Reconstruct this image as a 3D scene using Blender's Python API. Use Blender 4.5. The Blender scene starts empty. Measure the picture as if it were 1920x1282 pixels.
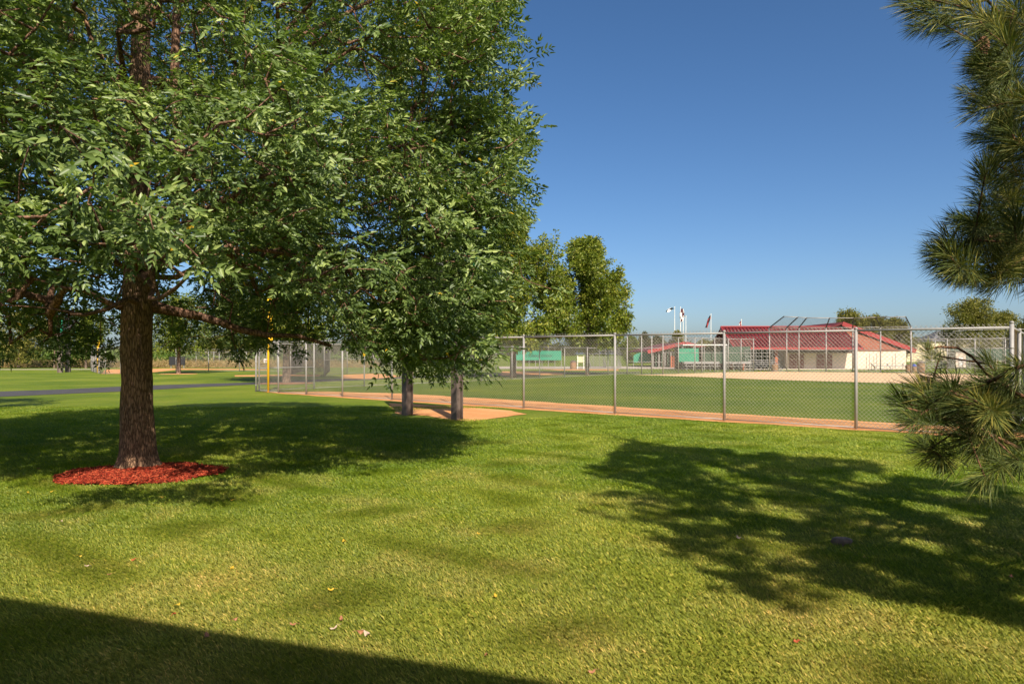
import bpy, math, random
import numpy as np
from mathutils import Vector, noise as mnoise

R = math.radians
random.seed(7)
rng = np.random.default_rng(11)
scene = bpy.context.scene
COL = scene.collection

# ------------------------------------------------------------------ camera
F, EYE, HORIZ = 1280.0, 1.62, 664.0      # focal length in photo pixels, eye height, horizon row
cam_d = bpy.data.cameras.new('camera')
cam_d.sensor_width = 36.0
cam_d.lens = 24.0
cam_d.shift_y = 0.012
cam_d.clip_start = 0.05
cam_d.clip_end = 6000
cam = bpy.data.objects.new('camera', cam_d)
COL.objects.link(cam)
cam.location = (0, 0, EYE)
cam.rotation_euler = (R(90), 0, 0)
scene.camera = cam

# ------------------------------------------------------------------ sky and sun
SUN_EL = 39.0
SD = Vector((-0.27, 0.963, 0)).normalized()            # direction the light travels over the ground
world = bpy.data.worlds.new('World')
scene.world = world
world.use_nodes = True
wn = world.node_tree
wn.nodes.clear()
sky = wn.nodes.new('ShaderNodeTexSky')
sky.sky_type = 'NISHITA'
sky.sun_disc = False
sky.sun_elevation = R(SUN_EL)
sky.sun_rotation = math.atan2(-SD.x, -SD.y)
sky.altitude = 250
sky.air_density = 0.75
sky.dust_density = 2.0
sky.ozone_density = 2.5
bg = wn.nodes.new('ShaderNodeBackground')
bg.inputs['Strength'].default_value = 0.091
wo = wn.nodes.new('ShaderNodeOutputWorld')
hs = wn.nodes.new('ShaderNodeHueSaturation')
hs.inputs['Saturation'].default_value = 1.2
hs.inputs['Value'].default_value = 1.05
wn.links.new(sky.outputs[0], hs.inputs['Color'])
wn.links.new(hs.outputs[0], bg.inputs[0])
wn.links.new(bg.outputs[0], wo.inputs[0])

sun_d = bpy.data.lights.new('sun', 'SUN')
sun_d.energy = 5.0
sun_d.angle = R(0.5)
sun_d.color = (1.0, 0.90, 0.76)
sun = bpy.data.objects.new('sun', sun_d)
COL.objects.link(sun)
ldir = Vector((SD.x * math.cos(R(SUN_EL)), SD.y * math.cos(R(SUN_EL)), -math.sin(R(SUN_EL))))
sun.rotation_euler = ldir.to_track_quat('-Z', 'Y').to_euler()
sun.location = (0, -10, 20)

scene.view_settings.view_transform = 'Standard'
scene.view_settings.look = 'None'
scene.view_settings.exposure = 0.52
scene.view_settings.gamma = 1.0
scene.render.engine = 'CYCLES'
scene.cycles.max_bounces = 6
scene.cycles.transparent_max_bounces = 8


# ------------------------------------------------------------------ helpers
def G(px, py):
    """ground point seen at photo pixel"""
    y = F * EYE / (py - HORIZ)
    return Vector(((px - 960) / F * y, y, 0))


def A(px, py, y):
    return Vector(((px - 960) / F * y, y, EYE - (py - HORIZ) / F * y))


def sst(a, b, x):
    t = np.clip((x - a) / (b - a), 0, 1)
    return t * t * (3 - 2 * t)


def gz(x, y):
    """terrain height"""
    x = np.asarray(x, float)
    y = np.asarray(y, float)
    dip = -2.3 * (sst(80, 175, y) - sst(200, 400, y)) * (1 - sst(-25, -8, x))
    lawn = (0.010 * np.sin(x * 1.1 + 0.7 * y + 1.0) * np.sin(y * 0.9 - 0.4 * x) + 0.007 * np.sin(x * 2.3 - 1.1 * y)) * (1 - sst(8.0, 11.0, y)) * sst(-3, 1, y)
    m = ((x + 5.1) / 1.6) ** 2 + ((y - 9.3) / 1.5) ** 2
    lawn = lawn * sst(0.8, 2.5, m)
    return dip + lawn


def gzf(x, y):
    return float(gz(x, y))


def mesh_np(name, verts, faces, mat, parent=None, attr=None, smooth=False):
    """faces: (n,k) array"""
    verts = np.asarray(verts, np.float32).reshape(-1, 3)
    faces = np.asarray(faces, np.int32)
    n, k = faces.shape
    me = bpy.data.meshes.new(name)
    me.vertices.add(len(verts))
    me.vertices.foreach_set('co', verts.ravel())
    me.loops.add(n * k)
    me.loops.foreach_set('vertex_index', faces.ravel())
    me.polygons.add(n)
    me.polygons.foreach_set('loop_start', np.arange(0, n * k, k, dtype=np.int32))
    if smooth:
        me.polygons.foreach_set('use_smooth', np.ones(n, bool))
    me.update(calc_edges=True)
    if attr is not None:
        a = me.attributes.new('rnd', 'FLOAT', 'POINT')
        a.data.foreach_set('value', np.asarray(attr, np.float32))
    me.materials.append(mat)
    ob = bpy.data.objects.new(name, me)
    COL.objects.link(ob)
    if parent is not None:
        ob.parent = parent
    return ob


class MB:
    """collects simple solids and links them as ONE mesh object"""
    def __init__(s):
        s.v = []
        s.f = []

    def add(s, vs, fs):
        o = len(s.v)
        s.v += [tuple(v) for v in vs]
        s.f += [tuple(i + o for i in f) for f in fs]
        return s

    def box(s, c, d, rz=0.0, top=1.0):
        cx, cy, cz = c
        a, b, h = d[0] / 2, d[1] / 2, d[2] / 2
        co, si = math.cos(rz), math.sin(rz)
        vs = []
        for z, k in ((-h, 1.0), (h, top)):
            for x, y in ((-a, -b), (a, -b), (a, b), (-a, b)):
                x *= k
                y *= k
                vs.append((cx + x * co - y * si, cy + x * si + y * co, cz + z))
        return s.add(vs, [(3, 2, 1, 0), (4, 5, 6, 7), (0, 1, 5, 4), (1, 2, 6, 5), (2, 3, 7, 6), (3, 0, 4, 7)])

    def beam(s, p, q, w, h):
        p, q = Vector(p), Vector(q)
        d = (q - p).normalized()
        up = Vector((0, 0, 1)) if abs(d.z) < 0.95 else Vector((0, 1, 0))
        u = d.cross(up).normalized()
        v = u.cross(d)
        vs = []
        for b in (p, q):
            for x, y in ((-1, -1), (1, -1), (1, 1), (-1, 1)):
                vs.append(b + u * (x * w / 2) + v * (y * h / 2))
        return s.add(vs, [(0, 1, 2, 3), (7, 6, 5, 4), (1, 0, 4, 5), (2, 1, 5, 6), (3, 2, 6, 7), (0, 3, 7, 4)])

    def tube(s, pts, r, n=8):
        pts = [Vector(p) for p in pts]
        rs = r if isinstance(r, (list, tuple)) else [r] * len(pts)
        rings = []
        for i, p in enumerate(pts):
            d = (pts[min(i + 1, len(pts) - 1)] - pts[max(i - 1, 0)]).normalized()
            up = Vector((0, 0, 1)) if abs(d.z) < 0.9 else Vector((0, 1, 0))
            u = d.cross(up).normalized()
            v = u.cross(d)
            rings.append([p + (u * math.cos(2 * math.pi * k / n) + v * math.sin(2 * math.pi * k / n)) * rs[i] for k in range(n)])
        vs = [v for ring in rings for v in ring]
        fs = []
        for i in range(len(pts) - 1):
            for k in range(n):
                a, b = i * n + k, i * n + (k + 1) % n
                fs.append((a, b, b + n, a + n))
        fs.append(tuple(reversed(range(n))))
        fs.append(tuple(range(len(vs) - n, len(vs))))
        return s.add(vs, fs)

    def prism(s, poly, z0, z1):
        n = len(poly)
        vs = [(p[0], p[1], z0) for p in poly] + [(p[0], p[1], z1) for p in poly]
        fs = [tuple(reversed(range(n))), tuple(range(n, 2 * n))]
        for i in range(n):
            j = (i + 1) % n
            fs.append((i, j, j + n, i + n))
        return s.add(vs, fs)

    def slab(s, a, b, c, d, t):
        """sloped sheet with thickness t (downwards)"""
        q = [Vector(v) for v in (a, b, c, d)]
        dz = Vector((0, 0, -t))
        vs = q + [v + dz for v in q]
        return s.add(vs, [(0, 1, 2, 3), (7, 6, 5, 4), (1, 0, 4, 5), (2, 1, 5, 6), (3, 2, 6, 7), (0, 3, 7, 4)])

    def build(s, name, mat, parent=None, smooth=False):
        me = bpy.data.meshes.new(name)
        me.from_pydata(s.v, [], s.f)
        me.update()
        if smooth:
            me.polygons.foreach_set('use_smooth', [True] * len(me.polygons))
        me.materials.append(mat)
        ob = bpy.data.objects.new(name, me)
        COL.objects.link(ob)
        if parent is not None:
            ob.parent = parent
        return ob


def tag(o, label=None, cat=None, group=None, kind=None):
    if label:
        o['label'] = label
    if cat:
        o['category'] = cat
    if group:
        o['group'] = group
    if kind:
        o['kind'] = kind
    return o


def thing(name, label, cat, group=None, loc=(0, 0, 0)):
    o = bpy.data.objects.new(name, None)
    COL.objects.link(o)
    o.location = loc
    o.empty_display_size = 0.2
    return tag(o, label, cat, group)


# ------------------------------------------------------------------ materials
def mat_base(name):
    m = bpy.data.materials.new(name)
    m.use_nodes = True
    nt = m.node_tree
    return m, nt, nt.nodes['Principled BSDF']


def ramp(nt, fac, stops):
    r = nt.nodes.new('ShaderNodeValToRGB')
    while len(r.color_ramp.elements) < len(stops):
        r.color_ramp.elements.new(0.5)
    for e, (p, c) in zip(r.color_ramp.elements, stops):
        e.position = p
        e.color = (*c, 1)
    nt.links.new(fac, r.inputs[0])
    return r.outputs[0]


def nz(nt, vec, scale, detail=4, rough=0.55):
    n = nt.nodes.new('ShaderNodeTexNoise')
    n.inputs['Scale'].default_value = scale
    n.inputs['Detail'].default_value = detail
    n.inputs['Roughness'].default_value = rough
    nt.links.new(vec, n.inputs['Vector'])
    return n.outputs[0]


def mixc(nt, fac, a, b, mode='MIX'):
    m = nt.nodes.new('ShaderNodeMix')
    m.data_type = 'RGBA'
    m.blend_type = mode
    for sock, v in ((m.inputs[0], fac), (m.inputs[6], a), (m.inputs[7], b)):
        if hasattr(v, 'is_output'):
            nt.links.new(v, sock)
        elif isinstance(v, (int, float)):
            sock.default_value = v
        else:
            sock.default_value = (*v, 1)
    return m.outputs[2]


def bump(nt, h, strength, dist, target):
    b = nt.nodes.new('ShaderNodeBump')
    b.inputs['Strength'].default_value = strength
    b.inputs['Distance'].default_value = dist
    nt.links.new(h, b.inputs['Height'])
    nt.links.new(b.outputs[0], target)


def geo_pos(nt):
    return nt.nodes.new('ShaderNodeNewGeometry').outputs['Position']


def obj_co(nt):
    return nt.nodes.new('ShaderNodeTexCoord').outputs['Object']


def plain(name, c, rough=0.6, metal=0.0, var=0.15, scale=3.0, bumpk=0.0, spec=0.5):
    """procedural paint/metal/wood: base colour with soft wear"""
    m, nt, b = mat_base(name)
    v = obj_co(nt)
    n = nz(nt, v, scale, 5, 0.6)
    lo = tuple(x * (1 - var) for x in c)
    hi = tuple(min(1, x * (1 + var)) for x in c)
    nt.links.new(ramp(nt, n, [(0.3, lo), (0.7, hi)]), b.inputs['Base Color'])
    b.inputs['Roughness'].default_value = rough
    b.inputs['Metallic'].default_value = metal
    b.inputs['Specular IOR Level'].default_value = spec
    if bumpk:
        bump(nt, nz(nt, v, scale * 12, 3), bumpk, 0.01, b.inputs['Normal'])
    return m


def grass_colour(nt):
    """living turf: green, yellow-green and dry patches, laid out over the ground"""
    p = geo_pos(nt)
    big = nz(nt, p, 0.22, 3)
    c = ramp(nt, big, [(0.34, (0.138, 0.218, 0.010)), (0.52, (0.205, 0.275, 0.015)), (0.68, (0.300, 0.340, 0.034))])
    dry = nz(nt, p, 0.75, 4, 0.6)
    # the near lawn is more worn and straw-like than the far lawn
    sep = nt.nodes.new('ShaderNodeSeparateXYZ')
    nt.links.new(p, sep.inputs[0])
    mr = nt.nodes.new('ShaderNodeMapRange')
    mr.inputs['From Min'].default_value = 2.0
    mr.inputs['From Max'].default_value = 9.0
    mr.inputs['To Min'].default_value = 0.42
    mr.inputs['To Max'].default_value = 0.0
    nt.links.new(sep.outputs['Y'], mr.inputs['Value'])
    dm = ramp(nt, dry, [(0.48, (0, 0, 0)), (0.70, (0.50, 0.50, 0.50))])
    ad = nt.nodes.new('ShaderNodeMath')
    ad.operation = 'ADD'
    ad.use_clamp = True
    nt.links.new(dm, ad.inputs[0])
    nt.links.new(mr.outputs[0], ad.inputs[1])
    ml = nt.nodes.new('ShaderNodeMath')
    ml.operation = 'MULTIPLY'
    nt.links.new(ad.outputs[0], ml.inputs[0])
    mr2 = nt.nodes.new('ShaderNodeMapRange')
    mr2.inputs['From Min'].default_value = 6.0
    mr2.inputs['From Max'].default_value = 16.0
    mr2.inputs['To Min'].default_value = 1.0
    mr2.inputs['To Max'].default_value = 0.28
    nt.links.new(sep.outputs['Y'], mr2.inputs['Value'])
    nt.links.new(mr2.outputs[0], ml.inputs[1])
    return mixc(nt, ml.outputs[0], c, (0.50, 0.40, 0.12)), p


def make_grass_ground(name, tint=(1, 1, 1), fine=14.0):
    m, nt, b = mat_base(name)
    c, p = grass_colour(nt)
    f = nz(nt, p, fine, 6, 0.75)
    c2 = mixc(nt, 1.0, c, ramp(nt, f, [(0.3, (0.42, 0.47, 0.42)), (0.7, (0.98, 0.95, 0.95))]), 'MULTIPLY')
    c3 = mixc(nt, 1.0, c2, tint, 'MULTIPLY')
    nt.links.new(c3, b.inputs['Base Color'])
    b.inputs['Roughness'].default_value = 0.85
    b.inputs['Specular IOR Level'].default_value = 0.2
    bump(nt, f, 0.7, 0.05, b.inputs['Normal'])
    return m


def foliage(name, dark, mid, light, transl=0.3, rough=0.45, spec=0.4, extra=None):
    m, nt, b = mat_base(name)
    at = nt.nodes.new('ShaderNodeAttribute')
    at.attribute_name = 'rnd'
    c = ramp(nt, at.outputs['Fac'], [(0.0, dark), (0.55, mid), (0.97, light)] + ([(0.992, extra)] if extra else []))
    nt.links.new(c, b.inputs['Base Color'])
    b.inputs['Roughness'].default_value = rough
    b.inputs['Specular IOR Level'].default_value = spec
    tr = nt.nodes.new('ShaderNodeBsdfTranslucent')
    tc = mixc(nt, 1.0, c, (1.5, 1.7, 0.6), 'MULTIPLY')
    nt.links.new(tc, tr.inputs[0])
    mx = nt.nodes.new('ShaderNodeMixShader')
    mx.inputs[0].default_value = transl
    nt.links.new(b.outputs[0], mx.inputs[1])
    nt.links.new(tr.outputs[0], mx.inputs[2])
    out = nt.nodes['Material Output']
    nt.links.new(mx.outputs[0], out.inputs[0])
    return m


def make_blade_mat():
    m, nt, b = mat_base('grass_blade')
    c, p = grass_colour(nt)
    at = nt.nodes.new('ShaderNodeAttribute')
    at.attribute_name = 'rnd'
    k = ramp(nt, at.outputs['Fac'], [(0.0, (0.55, 0.62, 0.55)), (0.45, (0.95, 1.0, 0.85)), (0.85, (1.30, 1.22, 1.2)), (0.97, (2.1, 1.65, 2.3))])
    c2 = mixc(nt, 1.0, c, k, 'MULTIPLY')
    nt.links.new(c2, b.inputs['Base Color'])
    b.inputs['Roughness'].default_value = 0.5
    b.inputs['Specular IOR Level'].default_value = 0.35
    tr = nt.nodes.new('ShaderNodeBsdfTranslucent')
    nt.links.new(mixc(nt, 1.0, c2, (1.3, 1.4, 0.6), 'MULTIPLY'), tr.inputs[0])
    mx = nt.nodes.new('ShaderNodeMixShader')
    mx.inputs[0].default_value = 0.42
    nt.links.new(b.outputs[0], mx.inputs[1])
    nt.links.new(tr.outputs[0], mx.inputs[2])
    nt.links.new(mx.outputs[0], nt.nodes['Material Output'].inputs[0])
    return m


def make_soil(name, a, b_, scale=2.0, rough=0.95, bk=0.5):
    m, nt, b = mat_base(name)
    p = geo_pos(nt)
    c = ramp(nt, nz(nt, p, scale, 6, 0.65), [(0.3, a), (0.7, b_)])
    f = nz(nt, p, 30, 5, 0.7)
    c = mixc(nt, 1.0, c, ramp(nt, f, [(0.3, (0.78, 0.78, 0.78)), (0.7, (1.12, 1.12, 1.12))]), 'MULTIPLY')
    nt.links.new(c, b.inputs['Base Color'])
    b.inputs['Roughness'].default_value = rough
    b.inputs['Specular IOR Level'].default_value = 0.15
    bump(nt, f, bk, 0.03, b.inputs['Normal'])
    return m


def make_bark(name, dark, light, sx=20.0, sz=3.6, bk=1.0):
    m, nt, b = mat_base(name)
    v = obj_co(nt)
    mp = nt.nodes.new('ShaderNodeMapping')
    mp.inputs['Scale'].default_value = (sx, sx, sz)
    nt.links.new(v, mp.inputs[0])
    vo = nt.nodes.new('ShaderNodeTexVoronoi')
    vo.feature = 'DISTANCE_TO_EDGE'
    vo.inputs['Scale'].default_value = 3.0
    n0 = nt.nodes.new('ShaderNodeTexNoise')
    n0.inputs['Scale'].default_value = 2.5
    nt.links.new(mp.outputs[0], n0.inputs['Vector'])
    va = nt.nodes.new('ShaderNodeMix')
    va.data_type = 'VECTOR'
    va.inputs[0].default_value = 0.35
    nt.links.new(mp.outputs[0], va.inputs[4])
    nt.links.new(n0.outputs['Color'], va.inputs[5])
    nt.links.new(va.outputs[1], vo.inputs['Vector'])
    ridge = ramp(nt, vo.outputs['Distance'], [(0.0, (0, 0, 0)), (0.22, (1, 1, 1))])
    n = nz(nt, mp.outputs[0], 2.0, 6, 0.7)
    mul = nt.nodes.new('ShaderNodeMath')
    mul.operation = 'MULTIPLY'
    nt.links.new(ridge, mul.inputs[0])
    nt.links.new(n, mul.inputs[1])
    c = ramp(nt, mul.outputs[0], [(0.0, dark), (0.6, light)])
    patch = nz(nt, v, 1.7, 3)
    c = mixc(nt, 1.0, c, ramp(nt, patch, [(0.35, (0.8, 0.8, 0.82)), (0.65, (1.15, 1.08, 1.0))]), 'MULTIPLY')
    nt.links.new(c, b.inputs['Base Color'])
    b.inputs['Roughness'].default_value = 0.9
    b.inputs['Specular IOR Level'].default_value = 0.2
    bump(nt, mul.outputs[0], bk, 0.02, b.inputs['Normal'])
    return m


def make_seamed(name, c, axis='X', pitch=0.45):
    """standing-seam metal: only paint, the seams are modelled"""
    return plain(name, c, 0.6, 0.0, 0.15, 0.8, 0.0, 0.3)


M = {}
M['grass'] = make_grass_ground('lawn_turf')
M['outfield'] = make_grass_ground('outfield_turf', (0.64, 0.70, 0.30), 5.0)
M['blade'] = make_blade_mat()
M['track'] = make_soil('clay_track', (0.64, 0.27, 0.095), (0.78, 0.40, 0.17), 0.8)
M['infield'] = make_soil('infield_dirt', (0.70, 0.45, 0.25), (0.82, 0.56, 0.33), 0.4)
M['asphalt'] = make_soil('asphalt', (0.065, 0.062, 0.064), (0.105, 0.10, 0.098), 1.5, 0.9, 0.3)
M['concrete'] = make_soil('concrete', (0.46, 0.39, 0.32), (0.56, 0.48, 0.40), 0.8, 0.9, 0.2)
M['galv'] = plain('galvanised_steel', (0.31, 0.295, 0.275), 0.6, 0.1, 0.12, 6.0)
M['wire'] = plain('galvanised_wire', (0.36, 0.33, 0.28), 0.5, 0.2, 0.1, 4.0)
M['net'] = plain('black_netting', (0.05, 0.045, 0.045), 0.9, 0, 0.1)
M['darkpost'] = plain('brown_painted_steel', (0.16, 0.12, 0.10), 0.5, 0.1, 0.15, 2.0, 0.1)
M['signback'] = plain('grey_sign_panel', (0.30, 0.29, 0.26), 0.55, 0.2, 0.08, 1.5)
M['green'] = plain('green_paint', (0.005, 0.22, 0.11), 0.5, 0, 0.1)
M['screen'] = plain('green_windscreen', (0.03, 0.27, 0.16), 0.8, 0, 0.12, 0.7, 0.2)
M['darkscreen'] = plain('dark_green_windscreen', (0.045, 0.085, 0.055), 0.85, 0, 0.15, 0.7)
M['yellow'] = plain('yellow_paint', (0.80, 0.47, 0.015), 0.4, 0, 0.06)
M['redroof'] = make_seamed('red_metal_roof', (0.14, 0.017, 0.021))
M['redtrim'] = plain('red_fascia', (0.33, 0.030, 0.03), 0.5, 0, 0.08)
M['rust'] = plain('brick_red_siding', (0.25, 0.065, 0.028), 0.7, 0, 0.1, 1.0)
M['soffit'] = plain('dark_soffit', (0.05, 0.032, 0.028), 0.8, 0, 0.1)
M['tan'] = plain('tan_block', (0.80, 0.62, 0.48), 0.85, 0, 0.05, 2.0, 0.15)
M['door'] = plain('brown_door', (0.23, 0.075, 0.055), 0.6, 0, 0.08)
M['orange'] = plain('orange_post_paint', (0.45, 0.11, 0.04), 0.5, 0, 0.08)
M['alu'] = plain('aluminium_plank', (0.34, 0.32, 0.31), 0.5, 0.3, 0.08)
M['white'] = plain('white_paint', (0.8, 0.78, 0.74), 0.5, 0, 0.05)
M['cream'] = plain('cream_wall', (0.72, 0.60, 0.38), 0.8, 0, 0.06)
M['greyroof'] = plain('grey_shingle', (0.12, 0.12, 0.13), 0.8, 0, 0.15, 4.0)
M['blueroof'] = plain('blue_roof', (0.12, 0.24, 0.40), 0.6, 0, 0.08)
M['wood'] = plain('weathered_wood', (0.36, 0.20, 0.10), 0.8, 0, 0.2, 3.0, 0.2)
M['blue'] = plain('blue_plastic', (0.03, 0.08, 0.42), 0.4, 0, 0.05)
M['black'] = plain('black_metal', (0.02, 0.02, 0.022), 0.5, 0, 0.1)
M['carpaint'] = plain('dark_car_paint', (0.02, 0.024, 0.03), 0.25, 0.3, 0.05)
M['glass'] = plain('dark_glass', (0.03, 0.04, 0.05), 0.1, 0, 0.05)
M['stone'] = plain('grey_stone', (0.20, 0.135, 0.085), 0.75, 0, 0.3, 20.0, 0.4)
M['mulch'] = foliage('mulch_chip', (0.08, 0.016, 0.010), (0.33, 0.038, 0.018), (0.54, 0.12, 0.055), 0.0, 0.9, 0.1)
M['mulchbed'] = make_soil('mulch_base', (0.16, 0.028, 0.012), (0.30, 0.05, 0.02), 9.0)
M['oldmulch'] = make_soil('old_mulch', (0.26, 0.12, 0.06), (0.40, 0.20, 0.11), 6.0)
M['bark'] = make_bark('ash_bark', (0.095, 0.060, 0.040), (0.44, 0.28, 0.175))
M['limb'] = make_bark('ash_limb_bark', (0.07, 0.04, 0.027), (0.34, 0.20, 0.13), 12, 5, 0.6)
M['pinebark'] = make_bark('pine_bark', (0.05, 0.028, 0.018), (0.26, 0.14, 0.08), 14, 6, 0.6)
M['farbark'] = make_bark('park_tree_bark', (0.06, 0.045, 0.035), (0.28, 0.20, 0.15), 8, 2, 0.5)
M['ash'] = foliage('ash_leaf', (0.050, 0.090, 0.024), (0.150, 0.215, 0.052), (0.40, 0.47, 0.15), 0.26, 0.42, 0.45, (0.55, 0.36, 0.02))
M['needle'] = foliage('pine_needle', (0.035, 0.062, 0.018), (0.105, 0.132, 0.030), (0.38, 0.32, 0.07), 0.12, 0.55, 0.25, (0.28, 0.14, 0.04))
M['linden'] = foliage('linden_leaf', (0.055, 0.10, 0.010), (0.175, 0.215, 0.020), (0.36, 0.34, 0.05), 0.3, 0.5, 0.4)
M['olive'] = foliage('olive_leaf', (0.08, 0.09, 0.018), (0.19, 0.185, 0.034), (0.38, 0.32, 0.08), 0.25, 0.6, 0.3)
M['evergreen'] = foliage('evergreen_leaf', (0.045, 0.055, 0.026), (0.10, 0.11, 0.05), (0.17, 0.16, 0.075), 0.1, 0.7, 0.2)
M['crop'] = foliage('crop_leaf', (0.055, 0.11, 0.016), (0.11, 0.17, 0.026), (0.20, 0.23, 0.05), 0.25, 0.6, 0.3)
M['straw'] = foliage('dry_grass_blade', (0.22, 0.15, 0.06), (0.42, 0.28, 0.13), (0.5, 0.42, 0.2), 0.25, 0.7, 0.2)

# ------------------------------------------------------------------ ground and its surfaces
def axis_vals(lo, hi, step, far_lo, far_hi, g=1.28):
    v = list(np.arange(lo, hi + 1e-6, step))
    s = step
    while v[-1] < far_hi:
        s *= g
        v.append(v[-1] + s)
    s = step
    while v[0] > far_lo:
        s *= g
        v.insert(0, v[0] - s)
    return np.array(v)


xs = axis_vals(-10, 10, 0.2, -2200, 2200, 1.16)
ys = axis_vals(-2, 13, 0.2, -400, 3500, 1.10)
gx, gy = np.meshgrid(xs, ys)
gv = np.stack([gx, gy, gz(gx, gy)], -1).reshape(-1, 3)
nx_, ny_ = len(xs), len(ys)
idx = np.arange(nx_ * ny_).reshape(ny_, nx_)
gf = np.stack([idx[:-1, :-1], idx[:-1, 1:], idx[1:, 1:], idx[1:, :-1]], -1).reshape(-1, 4)
tag(mesh_np('ground', gv, gf, M['grass'], smooth=True), kind='structure')


def rough_edge(poly, step=0.35, amp=0.05, seed=0):
    out = []
    r = random.Random(seed)
    n = len(poly)
    for i in range(n):
        p, q = Vector(poly[i][:2]), Vector(poly[(i + 1) % n][:2])
        L = (q - p).length
        k = max(1, int(L / step))
        for j in range(k):
            a = p.lerp(q, j / k)
            t = (q - p).normalized()
            o = (r.random() - 0.5) * 2 * amp + 0.7 * amp * math.sin(i + j * 0.9)
            out.append(a + Vector((-t.y, t.x)) * o)
    return out


def sheet(name, poly, z, mat, label=None, amp=0.05, step=0.35):
    """flat ground surface with an uneven edge, fanned from triangulated polygon"""
    import mathutils
    e = rough_edge(poly, step, amp, len(name))
    tris = mathutils.geometry.tessellate_polygon([[Vector((p[0], p[1], 0)) for p in e]])
    me = bpy.data.meshes.new(name)
    fs = []
    for t in tris:
        a, b, c = (e[i] for i in t)
        if (b - a).cross(c - a) < 0:
            t = (t[0], t[2], t[1])
        fs.append(tuple(t))
    me.from_pydata([(p[0], p[1], z) for p in e], [], fs)
    me.update()
    me.materials.append(mat)
    o = bpy.data.objects.new(name, me)
    COL.objects.link(o)
    return tag(o, kind='structure')


FA = Vector((-11.1, 29.6, 0))
FD = Vector((0.779, -0.627, 0)).normalized()            # along the near fence
FN = Vector((0.627, 0.779, 0)).normalized()             # into the field


def FP(s, t=0.0):
    return FA + FD * s + FN * t


sheet('outfield_grass', [FP(-0.0, 0.05), FP(60, 0.05), FP(60, 75), FP(0.0, 33)], 0.004, M['outfield'], amp=0.0)
sheet('warning_track', [FP(0.6, -0.12), FP(8, -0.35), FP(17, -0.30), FP(26, -0.1), FP(62, -0.1), FP(62, 1.9), FP(30, 1.85), FP(20, 2.1), FP(12, 2.7), FP(6, 2.9), FP(2.5, 1.9)], 0.009, M['track'], amp=0.06)
pad = [G(728, 756), G(745, 777), G(800, 780), G(862, 789), G(885, 790), G(930, 784), G(985, 777), G(960, 770), G(850, 762)]
sheet('bare_dirt', pad, 0.012, M['track'], amp=0.05)
sheet('infield_dirt', [G(1183, 703.0), G(1240, 702.3), G(1300, 700.2), G(1365, 697.8), G(1442, 696.8), G(1600, 698), G(1709, 699.8), G(1776, 701.2), G(1850, 702.5), G(2100, 706),
                       G(2100, 728), G(1850, 723), G(1750, 720), G(1640, 717.5), G(1500, 713.5), G(1400, 710.5), G(1320, 707.2), G(1240, 704.2)], 0.014, M['infield'], amp=0.08)
sheet('asphalt_path', [G(-260, 745), G(0, 734), G(120, 730), G(240, 724.0), G(360, 720), G(476, 717), G(600, 711.5), G(700, 707.0), G(820, 703.5), G(1000, 700), G(1200, 697.0),
                       G(1200, 698.8), G(1000, 702.6), G(820, 707.2), G(700, 711.5), G(600, 715.6), G(476, 720.8), G(360, 726.5), G(240, 733.5), G(120, 738.5), G(0, 744), G(-260, 757)], 0.010, M['asphalt'], amp=0.03)
sheet('concrete_walk', [G(-100, 692.3), G(180, 691.8), G(180, 692.8), G(-100, 693.4)], 0.012, M['concrete'], amp=0.02)
sheet('concrete_plaza', [G(930, 691.5), G(1290, 691.5), G(1470, 691.8), G(1470, 688.5), G(1290, 687), G(930, 687)], 0.014, M['concrete'], amp=0.05)
sheet('clay_patch', [G(640, 703), G(700, 700.5), G(738, 703), G(752, 706.5), G(700, 710.5), G(640, 711)], 0.019, M['track'])
sheet('clay_strip', [G(440, 703.5), G(600, 702), G(600, 705.5), G(440, 705.8)], 0.008, M['track'])
sheet('clay_pad', [G(190, 701), G(198, 692.5), G(330, 690.5), G(500, 692), G(505, 694), G(330, 693.2), G(262, 700.5)], 0.008, M['track'])
sheet('clay_plot', [G(940, 696.5), G(1002, 696), G(1060, 699.5), G(1055, 703), G(940, 703.5)], 0.018, M['track'])
sheet('clay_verge', [G(1015, 692.2), G(1160, 692.4), G(1160, 694.8), G(1050, 694.6)], 0.017, M['track'])


def disc(name, c, rx, ry, z, mat, amp=0.06):
    return sheet(name, [(c[0] + rx * math.cos(a), c[1] + ry * math.sin(a)) for a in np.linspace(0, 2 * math.pi, 28, endpoint=False)], z, mat, amp=amp, step=0.2)


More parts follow.
